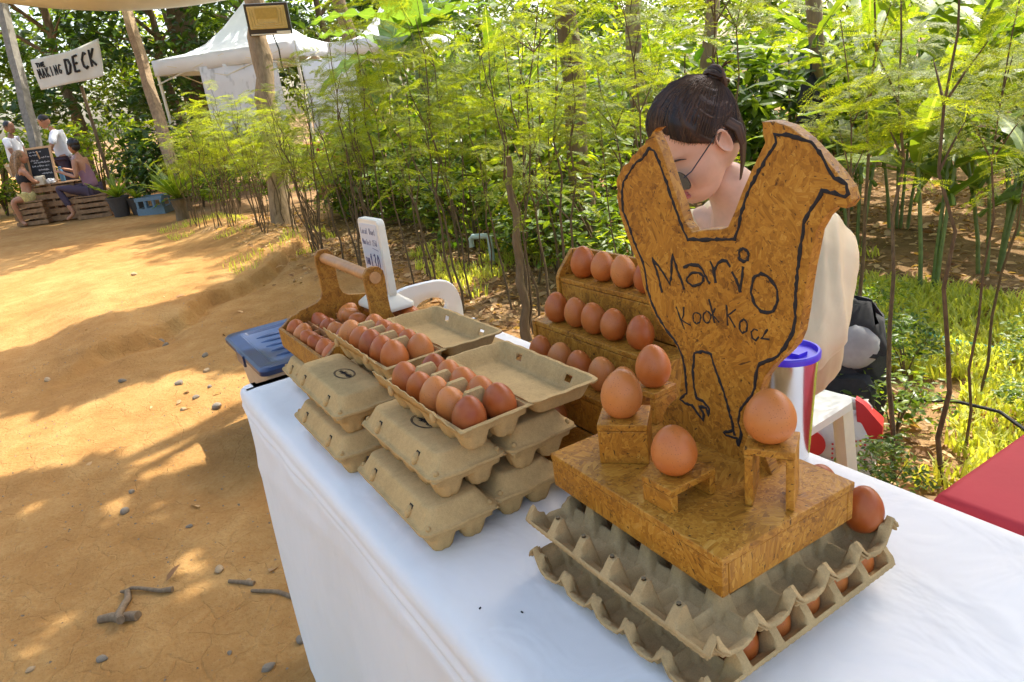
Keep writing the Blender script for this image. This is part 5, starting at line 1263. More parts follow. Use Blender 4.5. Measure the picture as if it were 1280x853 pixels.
# canopy tents with hanging sheets
def tent(label, corner, ex, ey, wx, wy, he, hp, mat_):
    t = thing('canopy_tent', label, 'canopy tent', corner, math.atan2(ex[1], ex[0]))
    ap = Vector((wx/2, wy/2, hp)); m = MB()
    cs = [Vector((0, 0, he)), Vector((wx, 0, he)), Vector((wx, wy, he)), Vector((0, wy, he))]
    for i in range(4):
        a, b_ = cs[i], cs[(i+1) % 4]
        m.loft([[(a+(b_-a)*k/12)*(1-v**1.0)+ap*v + Vector((0, 0, -.30*math.sin(PI*v)**1.2 - .02*math.sin(PI*k/12)*(1-v))) for k in range(13)] for v in (0, .15, .3, .5, .7, .85, 1)], False, False, False)
    solid(m.build('roof', mat_, t, True, 50), .006)
    m = MB()
    for i in range(4):
        a, b_ = cs[i], cs[(i+1) % 4]; nrm = Vector(((b_-a).y, -(b_-a).x, 0)).normalized()
        m.loft([[a+(b_-a)*k/20+Vector((0, 0, -d))+nrm*(.01+.012*math.sin(k*1.7)*d*4) for k in range(21)] for d in (0, .12, .27)], False, False, False)
    solid(m.build('valance', mat_, t, True, 60), .004)
    for c_ in cs: MB().box((c_.x+(.03 if c_.x == 0 else -.03), c_.y+(.03 if c_.y == 0 else -.03), he/2), (.04, .04, he-.01)).build('leg', CREAM_P, t, False)
    for i in (0, 1, 3):
        a, b_ = cs[i], cs[(i+1) % 4]; q = (b_-a)/2
        m = MB()
        for s_ in (0, 1): m.tube([a+q*s_+Vector((0, 0, -.05)), a+q*(s_+1)+Vector((0, 0, -.42))], .012, 6); m.tube([a+q*s_+Vector((0, 0, -.42)), a+q*(s_+1)+Vector((0, 0, -.05))], .012, 6)
        m.build('scissor_bar', CREAM_P, t)
    return t
e_ = Vector((.68, .73, 0)).normalized()
tent('white pyramid roofed market canopy beyond the hedge with hanging white sheets', (-15.75, 2.38, 0), e_, None, 2.9, 2.9, 2.52, 3.55, TARP)
tent('second pale market canopy behind the banana plant', (-13.5, 5.0, 0), e_, None, 1.7, 2.6, 2.40, 3.2, TARP)
def hang(label, a, b_, zt, zb):
    a, b_ = Vector(a), Vector(b_); n_ = (b_-a).cross(Vector((0, 0, 1))).normalized()
    m = MB(); m.loft([[a+(b_-a)*i/24+n_*(.03*math.sin(i*.8+v)+.015*math.sin(i*2.1))*v + Vector((0, 0, zt+(zb-zt)*v)) for i in range(25)] for v in (0, .25, .5, .75, 1)], False, False, False)
    return m
PRN = MT('white_sheet_with_grey_print'); 
_o = PRN.obj(); PRN.P(Base_Color=PRN.ramp(PRN.noise(PRN.map(_o, (7, 7, 4)), 1, 2).outputs[0], [(.55, (.76, .77, .79)), (.66, (.52, .53, .54))]), Roughness=.8)
o = hang('', (-15.1, 3.05, 0), (-14.1, 4.2, 0), 2.30, .95).build('hanging_sheet', PRN.m, None, True, 60); solid(o, .004); tag(o, 'white sheet with grey print hanging from the front of the canopy tent', 'hanging sheet')
o = hang('', (-13.7, 4.52, 0), (-13.15, 5.3, 0), 2.15, .85).build('hanging_sheet', TARP, None, True, 60); solid(o, .004); tag(o, 'plain white sheet hanging just past the lamp pole', 'hanging sheet')
rd = thing('cool_box', 'red cool box standing behind the hedge near the lamp pole', 'cool box', (-10.6, 3.6, 0), R(20))
MB().box((0, 0, .62), (.5, .34, .36)).build('box_body', plain('red_plastic', (.45, .03, .035), .45, .08), rd, False, bevel=.02); MB().box((0, 0, .83), (.53, .37, .06)).build('lid', plain('red_lid', (.40, .03, .035), .45, .08), rd, False, bevel=.015)
for sx in (-.2, .2): MB().box((sx, 0, .22), (.05, .3, .44)).build('trestle', PALLET, rd, False)

# lamp pole with floodlight
lp = thing('lamp_pole', 'rough tree-trunk pole with a square floodlight near its top', 'lamp pole', (-8.30, 2.135, -.02))
top = Vector((-.60, .42, 2.6)); pts = [top*(k/12)+Vector((.02*math.sin(k*1.7), .02*math.sin(k*2.3+1), 0)) for k in range(13)]
MB().tube(pts, [.125-.002*k+.012*math.sin(k*2.2) for k in range(13)], 14).build('trunk_pole', TRUNK_P, lp, True, 70)
fl_c = Vector((-8.715, 2.655, 2.336))-Vector((-8.30, 2.135, -.02))
xx = Vector((.53, .83, -.07)).normalized(); nn = Vector((.80, -.55, -.20)); nn = (nn-xx*nn.dot(xx)).normalized(); zz_ = xx.cross(-nn) ; zz_ = zz_ if zz_.z > 0 else -zz_
Mf = Matrix.Identity(4)
for i in range(3): Mf[i][0], Mf[i][1], Mf[i][2] = xx[i], -nn[i], zz_[i]
Mf.translation = fl_c + nn*.19
def fl(name, m, mat_, **k): o = m.build(name, mat_, lp, **k); o.data.transform(Mf); return o
BK = plain('black_housing', (.02, .02, .02), .4, .1, 20, 0); AMB = plain('yellowed_lamp_glass', (.56, .42, .16), .25, .08, 20, 0); AMB2 = plain('yellowed_led_plate', (.42, .29, .07), .4, .1, 30, 0)
m = MB(); m.loft([rrect(.19, .12, .012, z) for z in (0, .0)], True, True); m = MB(); m.box((0, .035, 0), (.47, .05, .32)); fl('housing', m, BK, smooth=False, bevel=.006)
m = MB(); m.box((0, .006, .02), (.41, .012, .23)); fl('glass', m, AMB, smooth=False, bevel=.004)
for k in range(3):
    m = MB(); a, b_ = .185-.03*k, .105-.022*k
    m.tube([(-a, -.003, b_*.9+.03), (-a+.01, -.003, -b_+.025), (a-.01, -.003, -b_+.025), (a, -.003, b_*.9+.03)], .005, 6); fl('reflector_step', m, AMB, smooth=True)
m = MB(); m.box((0, -.002, .062), (.24, .010, .105)); fl('led_plate', m, AMB2, smooth=False)
m = MB(); m.box((.15, .005, -.138), (.15, .014, .035)); m.box((-.06, .005, -.148), (.3, .012, .012)); fl('label_strip', m, CREAM_P, smooth=False)
m = MB(); m.tube([(-.2, .06, 0), (-.2, .15, 0), (.2, .15, 0), (.2, .06, 0)], .012, 6); fl('bracket', m, BK)
m = MB(); m.tube([(.0, .08, -.15), (.03, .10, -.32), (.02, .12, -.5), (.05, .12, -.62)], .008, 6); fl('cable', m, BK)
# pipe stand, pots, drink crate
pp = thing('water_pipe', 'pale green bent plastic standpipe in the garden behind the price sign', 'pipe', (-4.75, 2.75, float(gz(-4.75, 2.75))))
MB().tube([(0, 0, 0), (0, 0, .20), (-.015, -.02, .22), (-.10, -.09, .22), (-.12, -.10, .20), (-.12, -.10, .14)], .022, 10).build('pipe_run', plain('pale_green_pvc', (.46, .56, .53), .4, .05), pp)
dc = thing('drink_crate', 'blue grey plastic drink crate under the big fern', 'crate', (-13.6, 1.50, float(gz(-13.6, 1.5))), CA)
m = MB(); BLG = plain('blue_grey_plastic', (.12, .19, .24), .5, .08)
for s_ in (-1, 1):
    m.box((0, s_*.16, .06), (.46, .02, .12)); m.box((0, s_*.16, .27), (.46, .02, .06)); m.box((s_*.22, 0, .06), (.02, .30, .12)); m.box((s_*.22, 0, .27), (.02, .30, .06))
    for q in (-.2, -.07, .07, .2): m.box((q, s_*.16, .18), (.035, .018, .12))
    for q in (-.12, .12): m.box((s_*.22, q, .18), (.018, .05, .12))
m.box((0, 0, .012), (.44, .3, .02)); m.build('crate_shell', BLG, dc, False)
for k, (x, y, s_, lb) in enumerate(((-14.0, 1.02, 1.0, 'dark plant pot beside the purple-clad sitter'), (-13.9, 1.28, .85, 'smaller dark plant pot next to the drink crate'))):
    t = thing('plant_pot', lb, 'plant pot', (x, y, float(gz(x, y))))
    m = MB(); m.lathe([(0, 0), (.12*s_, 0), (.17*s_, .30*s_), (.18*s_, .30*s_), (.18*s_, .33*s_), (.16*s_, .33*s_), (.15*s_, .29*s_), (0, .29*s_)], 20); m.build('pot', plain('dark_pot', (.05, .042, .036), .7), t, True, 40)
# ------------------------------------------------------------------ vegetation
def frond(rg, L, npair, plen, nl, ll):
    """one twice-feathered leaf along +x, drooping; returns leaflet quads"""
    V = []; F = []
    droop = rg.uniform(.15, .5)
    ax = lambda s: np.array([L*s*(1-.12*s*s), 0, -droop*L*s*s*.8 + .04*L*math.sin(s*3)])
    def quad(a, d, wv, ln, wd):
        n = len(V); V.extend([a, a+d*ln*.45+wv*wd, a+d*ln, a+d*ln*.45-wv*wd]); F.append((n, n+1, n+2, n+3))
    for i in range(8):                                 # rachis
        a, b = ax(i/8), ax((i+1)/8); n = len(V); w_ = np.array([0, .0009, 0]); V.extend([a-w_, b-w_*.8, b+w_*.8, a+w_]); F.append((n, n+1, n+2, n+3))
    for i in range(npair):
        s = .22+.78*(i+.5)/npair; p0 = ax(s); t = ax(min(1, s+.02))-ax(s-.02); t /= np.linalg.norm(t)
        pl = plen*(math.sin(PI*(.22+.7*(i+.5)/npair))**.7)
        for sd in (-1, 1):
            an = R(62-18*s)+rg.uniform(-.15, .15); d = t*math.cos(an)+np.array([0, sd, 0])*math.sin(an); d[2] += rg.uniform(-.25, .10); d /= np.linalg.norm(d)
            up = np.array([0, 0, 1.0]); side = np.cross(up, d); side /= np.linalg.norm(side); side[2] += rg.uniform(-.25, .25)
            n = len(V); e = p0+d*pl; w_ = side*.0006; V.extend([p0-w_, e-w_, e+w_, p0+w_]); F.append((n, n+1, n+2, n+3))
            for k in range(nl):
                q = p0+d*pl*(k+.6)/nl - np.array([0, 0, .06*pl*((k+.5)/nl)**2])
                for s2 in (-1, 1):
                    ld = side*s2*.86+d*.5; ld = ld/np.linalg.norm(ld); ld[2] += rg.uniform(-.25, .15)
                    quad(q, ld, d, ll*(1-.35*abs((k+.5)/nl-.4)), ll*.17)
    return np.array(V), np.array(F)
FR = [frond(np.random.default_rng(k), .26, 7, .085, 11, .0125) for k in range(5)]
FRC = [frond(np.random.default_rng(k+20), .26, 7, .09, 7, .019) for k in range(4)]      # coarser, for bushes farther away

def place_leaves(parts, seed):
    """parts: list of (V,F,pos,euler,scale)"""
    Vs, Fs, n = [], [], 0
    A = rmat(np.array([p[3] for p in parts]))
    for i, (V, F, pos, eu, sc) in enumerate(parts):
        Vs.append((V*sc)@A[i].T+np.array(pos)); Fs.append(F+n); n += len(V)
    return np.concatenate(Vs), np.concatenate(Fs)

def sapling_variant(seed, H, nst, lean, fr, start=.45, nfr=30, spread=.22):
    """several forked thin stems with feathery leaves on the upper part"""
    rr = random.Random(seed); stems = []; parts = []
    for s in range(nst):
        a0 = rr.uniform(0, 6.28); ln = lean*rr.uniform(.4, 1.2); h = H*rr.uniform(.82, 1.08)
        dx, dy = math.cos(a0)*ln, math.sin(a0)*ln; p = [rr.uniform(-.05, .05)*nst**.5, rr.uniform(-.05, .05)*nst**.5, -.03]; pts = [tuple(p)]; K = 9
        for k in range(1, K+1):
            f = k/K; pts.append((p[0]+dx*f*h+rr.uniform(-.028, .028), p[1]+dy*f*h+rr.uniform(-.028, .028), h*f))
        r0 = rr.uniform(.006, .010)*(1.1 if nst == 1 else 1)
        m = MB(); m.tube(pts, [r0*(1-.75*k/K) for k in range(K+1)], 6)
        tips = [(Vector(pts[-1]), 1.0)]
        for b in range(rr.randint(3, 5)):
            f = rr.uniform(start, .9); i = int(f*K); q = Vector(pts[i]); a = rr.uniform(0, 6.28); bl = rr.uniform(.25, .55)*(1.2-f)*H*.45
            d = Vector((math.cos(a), math.sin(a), rr.uniform(.5, 1.2))).normalized(); bp_ = [q, q+d*bl*.5+Vector((0, 0, .03)), q+d*bl+Vector((0, 0, .05))]
            m.tube(bp_, [r0*.5, r0*.35, r0*.15], 5); tips += [(bp_[1], .8), (bp_[2], 1)]
        stems.append(m)
        for k in range(nfr):
            if rr.random() < .65: q, _ = rr.choice(tips)
            else: q = Vector(pts[rr.randint(int(start*K)+1, K)])
            a = rr.uniform(0, 6.28); V, F = rr.choice(fr); sc = rr.uniform(.7, 1.25)
            parts.append((V, F, q+Vector((rr.uniform(-.03, .03), rr.uniform(-.03, .03), rr.uniform(-.06, .04))), (rr.uniform(-.5, .5), rr.uniform(-.75, .15), a), sc))
    V, F = place_leaves(parts, seed)
    fm = npmesh('foliage', V, F, FERN, False)
    return [m.mesh('stem', STEM, True, 80) for m in stems], fm

GH = 'feathery saplings of the hedge'
def put_sapling(var, x, y, rz, sc, label, group=GH, tilt=(0, 0)):
    z = float(gz(x, y)); t = thing('hedge_sapling', label, 'sapling', (x, y, z), rz, group); t.scale = (sc, sc, sc); t.rotation_euler = (tilt[0], tilt[1], rz)
    for me in var[0]: obj('stem', me, t)
    obj('foliage', var[1], t)
    return t
VA = [sapling_variant(s, 1.55, n_, l_, FR, .52, k) for s, n_, l_, k in ((1, 4, .16, 17), (2, 3, .12, 20), (3, 5, .20, 16))]
VS = [sapling_variant(s, 1.75, 1, .10, FR, .50, 26) for s in (11, 12, 13, 14)]
VD = [sapling_variant(s, 1.95, 1, .14, FR, .56, 20) for s in (21, 22)]
rr = random.Random(31)
def w1(x):
    w_ = 'at the far end of the hedge by the big fern' if x < -9.2 else 'around the foot of the lamp pole' if x < -7.7 else 'between the lamp pole and the egg basket'
    return 'clump of thin feathery saplings '+w_, 'sapling clumps '+w_
def w2(x):
    w_ = 'behind the price sign' if x < -5.0 else 'behind the white plastic chair' if x < -4.0 else 'behind the open carton lids' if x < -3.1 else 'behind the stepped egg rack'
    return 'thin single-stemmed feathery sapling '+w_, 'single saplings '+w_
L1 = 'clump of thin sapling stems with feathery yellow-green tops in the hedge along the sandy path'
L2 = 'thin single-stemmed sapling with feathery leaves in the hedge behind the egg stall'
L3 = 'crooked feathery sapling standing in the grass beyond the red table'
x = -10.9
while x < -6.2:
    for q in range(2):
        put_sapling(rr.choice(VA), x+rr.uniform(-.15, .15), 1.60+.42*q+rr.uniform(-.12, .15)+.07*(x+10.9), rr.uniform(0, 6.28), rr.uniform(.72, .98), *w1(x))
    x += .52
x = -6.0
while x < -2.2:
    put_sapling(rr.choice(VS), x+rr.uniform(-.08, .08), 2.08+rr.uniform(-.16, .2), rr.uniform(0, 6.28), rr.uniform(.78, 1.05), *w2(x))
    if rr.random() < .75: put_sapling(rr.choice(VS+VD), x+rr.uniform(-.2, .2), 2.55+rr.uniform(-.15, .3), rr.uniform(0, 6.28), rr.uniform(.85, 1.12), *w2(x))
    x += .17
for x, y, a, s, tl in ((-1.86, 2.05, .4, .72, (.02, .04)), (-1.42, 2.12, 2.1, .80, (0, .08)), (-1.15, 2.00, 1.1, .86, (-.05, .05)), (-1.05, 2.25, 3.6, .84, (-.12, .08)), (-.98, 2.12, 5.0, .86, (.12, .14)), (-.80, 2.30, .2, .86, (.05, .2)), (-.74, 2.55, 2.9, .92, (-.05, .1)), (-.62, 2.38, 4.4, .78, (.1, .1)), (-1.62, 2.62, 4.0, .95, (0, 0)), (-.52, 2.75, 4.2, .9, (0, 0)), (-1.25, 2.75, 1.7, .90, (.1, 0))):
    put_sapling(rr.choice(VS), x, y, a, s, L3, 'feathery saplings beside the red table', tl)

# --- broad leaves
LQ = np.array([[0, 0, 0], [.28, .20, .03], [.28, 0, -.01], [.28, -.20, .03], [.68, .19, .0], [.68, 0, -.05], [.68, -.19, .0], [1, 0, -.13]])
LFq = np.array([[0, 2, 1, 1], [0, 3, 2, 2], [1, 2, 5, 4], [2, 3, 6, 5], [4, 5, 7, 7], [5, 6, 7, 7]])
LFT = np.array([[0, 2, 1], [0, 3, 2], [1, 2, 5], [1, 5, 4], [2, 3, 6], [2, 6, 5], [4, 5, 7], [5, 6, 7]])
SQ = np.array([[0, 0, 0], [.45, .24, .04], [1, 0, -.06], [.45, -.24, .04]]); SFT = np.array([[0, 2, 1], [0, 3, 2]])
def leaf_cloud(name, pos, size, mat_, rg, simple=False, upness=.5, aspect=1.0):
    """separate folded leaves at the given points"""
    n = len(pos); B, F = (SQ, SFT) if simple else (LQ, LFT)
    B = B*np.array([1, aspect, 1])
    eu = np.stack([rg.normal(0, .55, n), rg.uniform(-.5, .9, n), rg.uniform(0, 6.283, n)], 1)
    A = rmat(eu); sz = rg.uniform(size[0], size[1], n)
    V = np.einsum('nij,kj->nki', A, B)*sz[:, None, None] + pos[:, None, :]
    FF = (F[None]+(np.arange(n)*len(B))[:, None, None]).reshape(-1, 3)
    return npmesh(name, V.reshape(-1, 3), FF, mat_, False)
def clumps(rg, n, nc, rx, ry, z0, z1, cr):
    """points gathered in clumps inside an upright ellipsoid"""
    c = rg.normal(0, 1, (nc, 3)); c /= np.linalg.norm(c, axis=1)[:, None]; c *= rg.uniform(.35, 1, (nc, 1))**.5
    c = c*np.array([rx, ry, (z1-z0)/2])+np.array([0, 0, (z0+z1)/2])
    k = rg.integers(0, nc, n); p = rg.normal(0, 1, (n, 3)); p /= np.linalg.norm(p, axis=1)[:, None]; p *= rg.uniform(.3, 1, (n, 1))**.6
    return c[k]+p*(cr*rg.uniform(.6, 1.2, nc))[k][:, None]*np.array([1, 1, .75])
def bush_variant(seed, mat_, rx, h, n, size, nc=16, simple=False, z0=.15, cr=.3):
    rg = np.random.default_rng(seed); p = clumps(rg, n, nc, rx, rx, z0, h, cr); p[:, 2] = np.maximum(p[:, 2], .03)
    fm = leaf_cloud('foliage', p, size, mat_, rg, simple)
    sts = []
    rr_ = random.Random(seed)
    for k in range(5):
        m = MB(); a = rr_.uniform(0, 6.28); m.tube([(0, 0, -.02), (.1*math.cos(a), .1*math.sin(a), h*.35), (rx*.5*math.cos(a), rx*.5*math.sin(a), h*.75)], [.016, .012, .004], 5); sts.append(m.mesh('stem', STEM, True, 80))
    return sts, fm
def put_bush(var, x, y, rz, sc, label, group, name='leafy_bush', cat='bush', z=None):
    t = thing(name, label, cat, (x, y, float(gz(x, y)) if z is None else z), rz, group); t.scale = sc if hasattr(sc, '__len__') else (sc,)*3
    for me in var[0]: obj('stem', me, t)
    obj('foliage', var[1], t); return t
BB = [bush_variant(s, LEAF_B, .55, 1.35, 620, (.07, .13), 16) for s in (41, 42, 43)]
BM = [bush_variant(s, LEAF_M, .6, 1.5, 620, (.08, .15), 16) for s in (44, 45)]
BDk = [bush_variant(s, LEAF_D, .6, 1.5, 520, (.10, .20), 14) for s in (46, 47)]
G1, G2, G3 = 'bright leafy bushes behind the hedge', 'leafy bushes in the garden', 'dark-leaved bushes in the garden'
rr = random.Random(77)
for k in range(13):
    x = -9.6+.45*k; put_bush(rr.choice(BB), x+rr.uniform(-.2, .2), 3.35+rr.uniform(-.25, .45), rr.uniform(0, 6.28), rr.uniform(.75, 1.0), 'bright sunlit bush with broad leaves behind the hedge', G1)
for k in range(12):
    x = -8.6+.5*k; put_bush(rr.choice(BB+BM), x+rr.uniform(-.2, .2), 2.95+rr.uniform(-.12, .12), rr.uniform(0, 6.28), (.75, .6, rr.uniform(.40, .58)), 'low broad-leaved bush close behind the hedge stems', 'low bushes close behind the hedge')
for k in range(9): put_bush(rr.choice(BM), -9.8+.75*k, 4.6+rr.uniform(-.4, .5), rr.uniform(0, 6.28), rr.uniform(.9, 1.25), 'mid green leafy bush deeper in the garden', G2)
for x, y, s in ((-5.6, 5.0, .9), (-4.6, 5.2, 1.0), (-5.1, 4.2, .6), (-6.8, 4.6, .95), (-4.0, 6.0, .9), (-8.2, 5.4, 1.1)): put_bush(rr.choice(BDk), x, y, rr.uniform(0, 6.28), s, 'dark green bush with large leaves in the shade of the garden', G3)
# farther rows, towards the tents and across the garden
for k in range(16): put_bush(rr.choice(BB+BM), -15+.85*k+rr.uniform(-.3, .3), 7.6+rr.uniform(-.8, .8), rr.uniform(0, 6.28), rr.uniform(1.15, 1.7), 'tall leafy bush at the far side of the garden', 'bushes at the far side of the garden')
for k in range(9): put_bush(rr.choice(BB), -18.4+rr.uniform(-.5, .3), -2.6+.62*k, rr.uniform(0, 6.28), rr.uniform(1.1, 1.5), 'bright bush behind the far crate table', 'bright bushes behind the far table')
for x, y, s in ((-15.2, 2.1, .85), (-14.9, 2.75, .9), (-16.0, 2.3, 1.2), (-14.3, 2.9, .7), (-15.6, 1.7, .7)): put_bush(rr.choice(BDk), x, y, rr.uniform(0, 6.28), s, 'dark bush beside the leaning timber post', 'dark bushes beside the leaning post')
for x, y, s in ((-13.2, 2.2, .62), (-12.6, 2.4, .6), (-11.9, 2.5, .66), (-11.2, 2.8, .7), (-10.4, 2.75, .65)): put_bush(rr.choice(BB+BM), x, y, rr.uniform(0, 6.28), s, 'low bush between the hedge and the canopy tents', 'low bushes in front of the tents')

for k, (x, y, s) in enumerate(((-1.75, 2.35, .3), (-1.5, 2.75, .26), (-.95, 2.62, .24), (-.55, 2.45, .28), (-2.3, 2.6, .34), (-1.25, 2.25, .3), (-1.05, 1.85, .2), (-.6, 2.0, .24), (-1.6, 1.95, .25), (-2.1, 2.15, .3), (-1.15, 3.1, .26), (-1.9, 3.1, .3), (-.75, 3.2, .24))):
    put_bush(rr.choice(BB+BM), x, y, k*1.3, (s, s, s*.7), 'small leafy weed in the grass beside the red table', 'leafy weeds beside the red table', 'leafy_weed', 'weed')
# --- trees
def tree_variant(seed, H, r0, rx, z0, n, size, mat_, trunk_mat, nc=26, cr=.9, simple=True):
    rr_ = random.Random(seed); rg = np.random.default_rng(seed)
    tr_ = MB(); pts = [(.06*math.sin(k*1.3+seed), .06*math.cos(k*1.7+seed), H*.8*k/10-.05) for k in range(11)]
    tr_.tube(pts, [r0*(1.35 if k == 0 else 1)*(1-.06*k) for k in range(11)], 12)
    limbs = []
    for k in range(6):
        i = rr_.randint(5, 10); q = Vector(pts[i]); a = rr_.uniform(0, 6.28); l = rx*rr_.uniform(.6, 1); m = MB()
        m.tube([q, q+Vector((math.cos(a)*l*.4, math.sin(a)*l*.4, l*.35)), q+Vector((math.cos(a)*l, math.sin(a)*l, l*.55))], [r0*.4, r0*.25, r0*.08], 7); limbs.append(m.mesh('limb', trunk_mat, True, 80))
    p = clumps(rg, n, nc, rx, rx, z0, H, cr)
    return tr_.mesh('trunk', trunk_mat, True, 80), limbs, leaf_cloud('crown', p, size, mat_, rg, simple)
def put_tree(v, x, y, rz, sc, label, group=None, crown=True, name='tree'):
    t = thing(name, label, 'tree', (x, y, float(gz(x, y))-.02), rz, group); t.scale = sc if hasattr(sc, '__len__') else (sc,)*3
    obj('trunk', v[0], t)
    for l in v[1]: obj('limb', l, t)
    if crown: obj('crown', v[2], t)
    return t
TB = [tree_variant(s, 6.5, .12, 1.9, .8, 2600, (.16, .30), m_, TRUNK) for s, m_ in ((51, LEAF_B), (52, LEAF_M), (53, LEAF_B))]
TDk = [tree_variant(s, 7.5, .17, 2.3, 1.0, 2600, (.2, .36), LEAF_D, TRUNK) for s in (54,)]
rr = random.Random(5)
for k in range(11): put_tree(rr.choice(TB), -25.0+rr.uniform(-1.5, 1), -6.5+1.9*k+rr.uniform(-.4, .4), rr.uniform(0, 6.28), rr.uniform(.8, 1.1), 'leafy tree in the row behind the far table and the tents', 'trees behind the far table and tents')
for k in range(4): put_tree(TDk[0], -21.5+rr.uniform(-.5, .5), 1.2+2.3*k, rr.uniform(0, 6.28), rr.uniform(.75, .95), 'dark leafy tree behind the canopy tents', 'dark trees behind the canopy tents')
for k in range(15):
    if k in (5,): continue
    put_tree(rr.choice(TB), -19+1.65*k+rr.uniform(-.4, .4), 11.8+rr.uniform(-1.2, 1.2), rr.uniform(0, 6.28), rr.uniform(.6, .85), 'leafy tree along the far edge of the garden', 'trees along the far edge of the garden')
for k in range(14): put_tree(rr.choice(TB+TDk), -26+3.6*k+rr.uniform(-.6, .6), 19+rr.uniform(-2, 2), rr.uniform(0, 6.28), rr.uniform(.8, 1.1), 'tree standing beyond the garden', 'trees standing beyond the garden')

def trunk_tree(x, y, r_, label, lean=(0, 0), H=7.0, mt=TRUNK, flare=1.5, seed=0, wob=.035):
    t = thing('tree', label, 'tree', (x, y, float(gz(x, y))-.03)); rr_ = random.Random(seed)
    pts = [(lean[0]*k/14*H+wob*math.sin(k*1.1+seed), lean[1]*k/14*H+wob*math.sin(k*1.9+seed*2), H*k/14) for k in range(15)]
    MB().tube(pts, [r_*(flare if k == 0 else 1.12 if k == 1 else 1-.03*k+.06*math.sin(k*2.2+seed)) for k in range(15)], 14).build('trunk', mt, t, True, 80)
    return t, pts
SH1, p1_ = trunk_tree(-4.19, 3.24, .085, 'tree with a slim brown trunk rising from the garden beside the stepped rack', (-.012, .02), 6.2, TRUNK, 1.7, 1)
trunk_tree(-4.75, 4.35, .075, 'slim tree trunk just past the brown trunk, nearer the seller', (.0, .01), 6.0, TRUNK_P, 1.4, 2)
trunk_tree(-4.35, 4.75, .06, 'thin pale trunk partly behind the head of the seller', (.01, .0), 6.0, TRUNK_P, 1.4, 3)
SL, _p = trunk_tree(-3.16, 1.98, .026, 'slender young tree standing in the hedge straight behind the cartons', (-.02, .03), 1.02, TRUNK, 1.25, 4, .010)
obj('crown', VD[0][1], SL, (-.05, .04, -.35)); obj('limb', VD[0][0][0], SL, (-.03, .04, .0))
trunk_tree(-3.30, 4.60, .055, 'thin grey-brown trunk with a black bag hung on it', (.02, .0), 6.0, TRUNK_P, 1.4, 5)
trunk_tree(-22.5, 4.3, .42, 'massive dark tree trunk behind the white canopy tent', (.0, .02), 8.0, TRUNK, 1.3, 6)
hb = thing('hanging_bag', 'black cloth bag hanging on a thin trunk past the seller', 'bag', (-3.22, 4.50, .82))
m = MB(); m.loft([wob_ring(subring(rrect(a, b_, .02, z), .02), .004) for a, b_, z in ((.05, .04, 0), (.085, .055, .03), (.08, .055, .16), (.06, .04, .26), (.02, .02, .33))]); m.build('bag_body', BLACK, hb, True, 60)
MB().tube([(0, 0, .32), (-.02, .03, .40), (-.05, .06, .42), (-.02, .07, .36)], .007, 5).build('strap', BLACK, hb)

# shade trees whose unseen crowns are shaped leaf by leaf from the ground shade wanted
OFF = np.array([SUN_H.x, SUN_H.y])/math.tan(SUN_EL)
edge_y = [-9, -.85, -.57, -.06, .47, .84, 1.33, 1.62, 1.93, 2.6]; edge_x = [-6.3, -6.17, -6.13, -5.99, -5.89, -6.01, -6.42, -6.69, -6.71, -6.6]
HOLE = [(-4.34, -.66), (-4.77, -.68), (-4.71, -.53), (-4.4, -.3), (-4.05, -.2), (-3.93, -.03), (-4.0, .32), (-3.54, .63), (-2.97, .8), (-2.76, .95), (-2.58, .87), (-2.52, .67), (-2.87, .45), (-2.99, .28), (-3.36, .12), (-3.47, -.14), (-3.42, -.32), (-3.59, -.5), (-3.58, -.67)]
def crown_near(n, rg):
    g = np.stack([rg.uniform(-7.2, 4.6, n*2), rg.uniform(-2.6, 2.7, n*2)], 1); x, y = g.T
    ok = x > np.interp(y, edge_y, edge_x) + .05
    ytop = np.where(x < -4.6, 2.3, np.where(x < -2.3, 1.15, np.where(x < -.5, .78, 1.25)))
    ok &= y < ytop + .25*vnoise(x*3, y*0+4, 6)
    ok &= ~inpoly(-3.35+(x+3.35)/1.80 + .05*vnoise(x*6, y*6, 1), .22+(y-.22)/1.95+.05*vnoise(x*6, y*6, 2), HOLE)
    dap = vnoise(x*3.1+4, y*5.2, 12)+.5*vnoise(x*8, y*9, 13)
    ok &= ~((x < -1.85) & (x > -3.4) & (y < .12) & (dap > .15))
    ok &= ~((x > -2.3) & (x < -.5) & (y > .60) & (dap > .25))
    ok &= ~((np.abs(x+.80) < .06) & (np.abs(y-.45) < .07))
    g = g[ok][:n]; h = rg.uniform(4.3, 5.9, len(g))
    return np.stack([g[:, 0]+OFF[0]*h, g[:, 1]+OFF[1]*h, h], 1)
def crown_far(n, rg):
    g = np.stack([rg.uniform(-19.5, -9.5, n*2), rg.uniform(-3.5, 2.6, n*2)], 1); x, y = g.T
    ok = x < np.interp(y, [-3.5, -1.1, -.18, .48, 1.11, 1.7, 2.6], [-9.6, -9.7, -10.05, -10.9, -11.2, -11.8, -12.4])
    ok &= (vnoise(x*1.4, y*2.6, 21)+.6*vnoise(x*4, y*5, 22)) < .16
    g = g[ok][:n]; h = rg.uniform(4.6, 6.4, len(g))
    return np.stack([g[:, 0]+OFF[0]*h, g[:, 1]+OFF[1]*h, h], 1)
def shade_tree(t, pts_fn, n, seed, tip, reach, lm=LEAF_M):
    rg = np.random.default_rng(seed); p = pts_fn(n, rg) - np.array(t.location)
    obj('crown', leaf_cloud('crown', p, (.11, .20), lm, rg, True, aspect=1.35), t)
    for k in range(9):
        q = p[rg.integers(0, len(p))]; a = Vector(tip); b_ = Vector(q.tolist()); m = MB(); m.tube([a, a.lerp(b_, .45)+Vector((0, 0, .25)), b_], [.05, .035, .010], 6); m.build('limb', TRUNK, t)
shade_tree(SH1, crown_near, 46000, 3, p1_[10], 3)
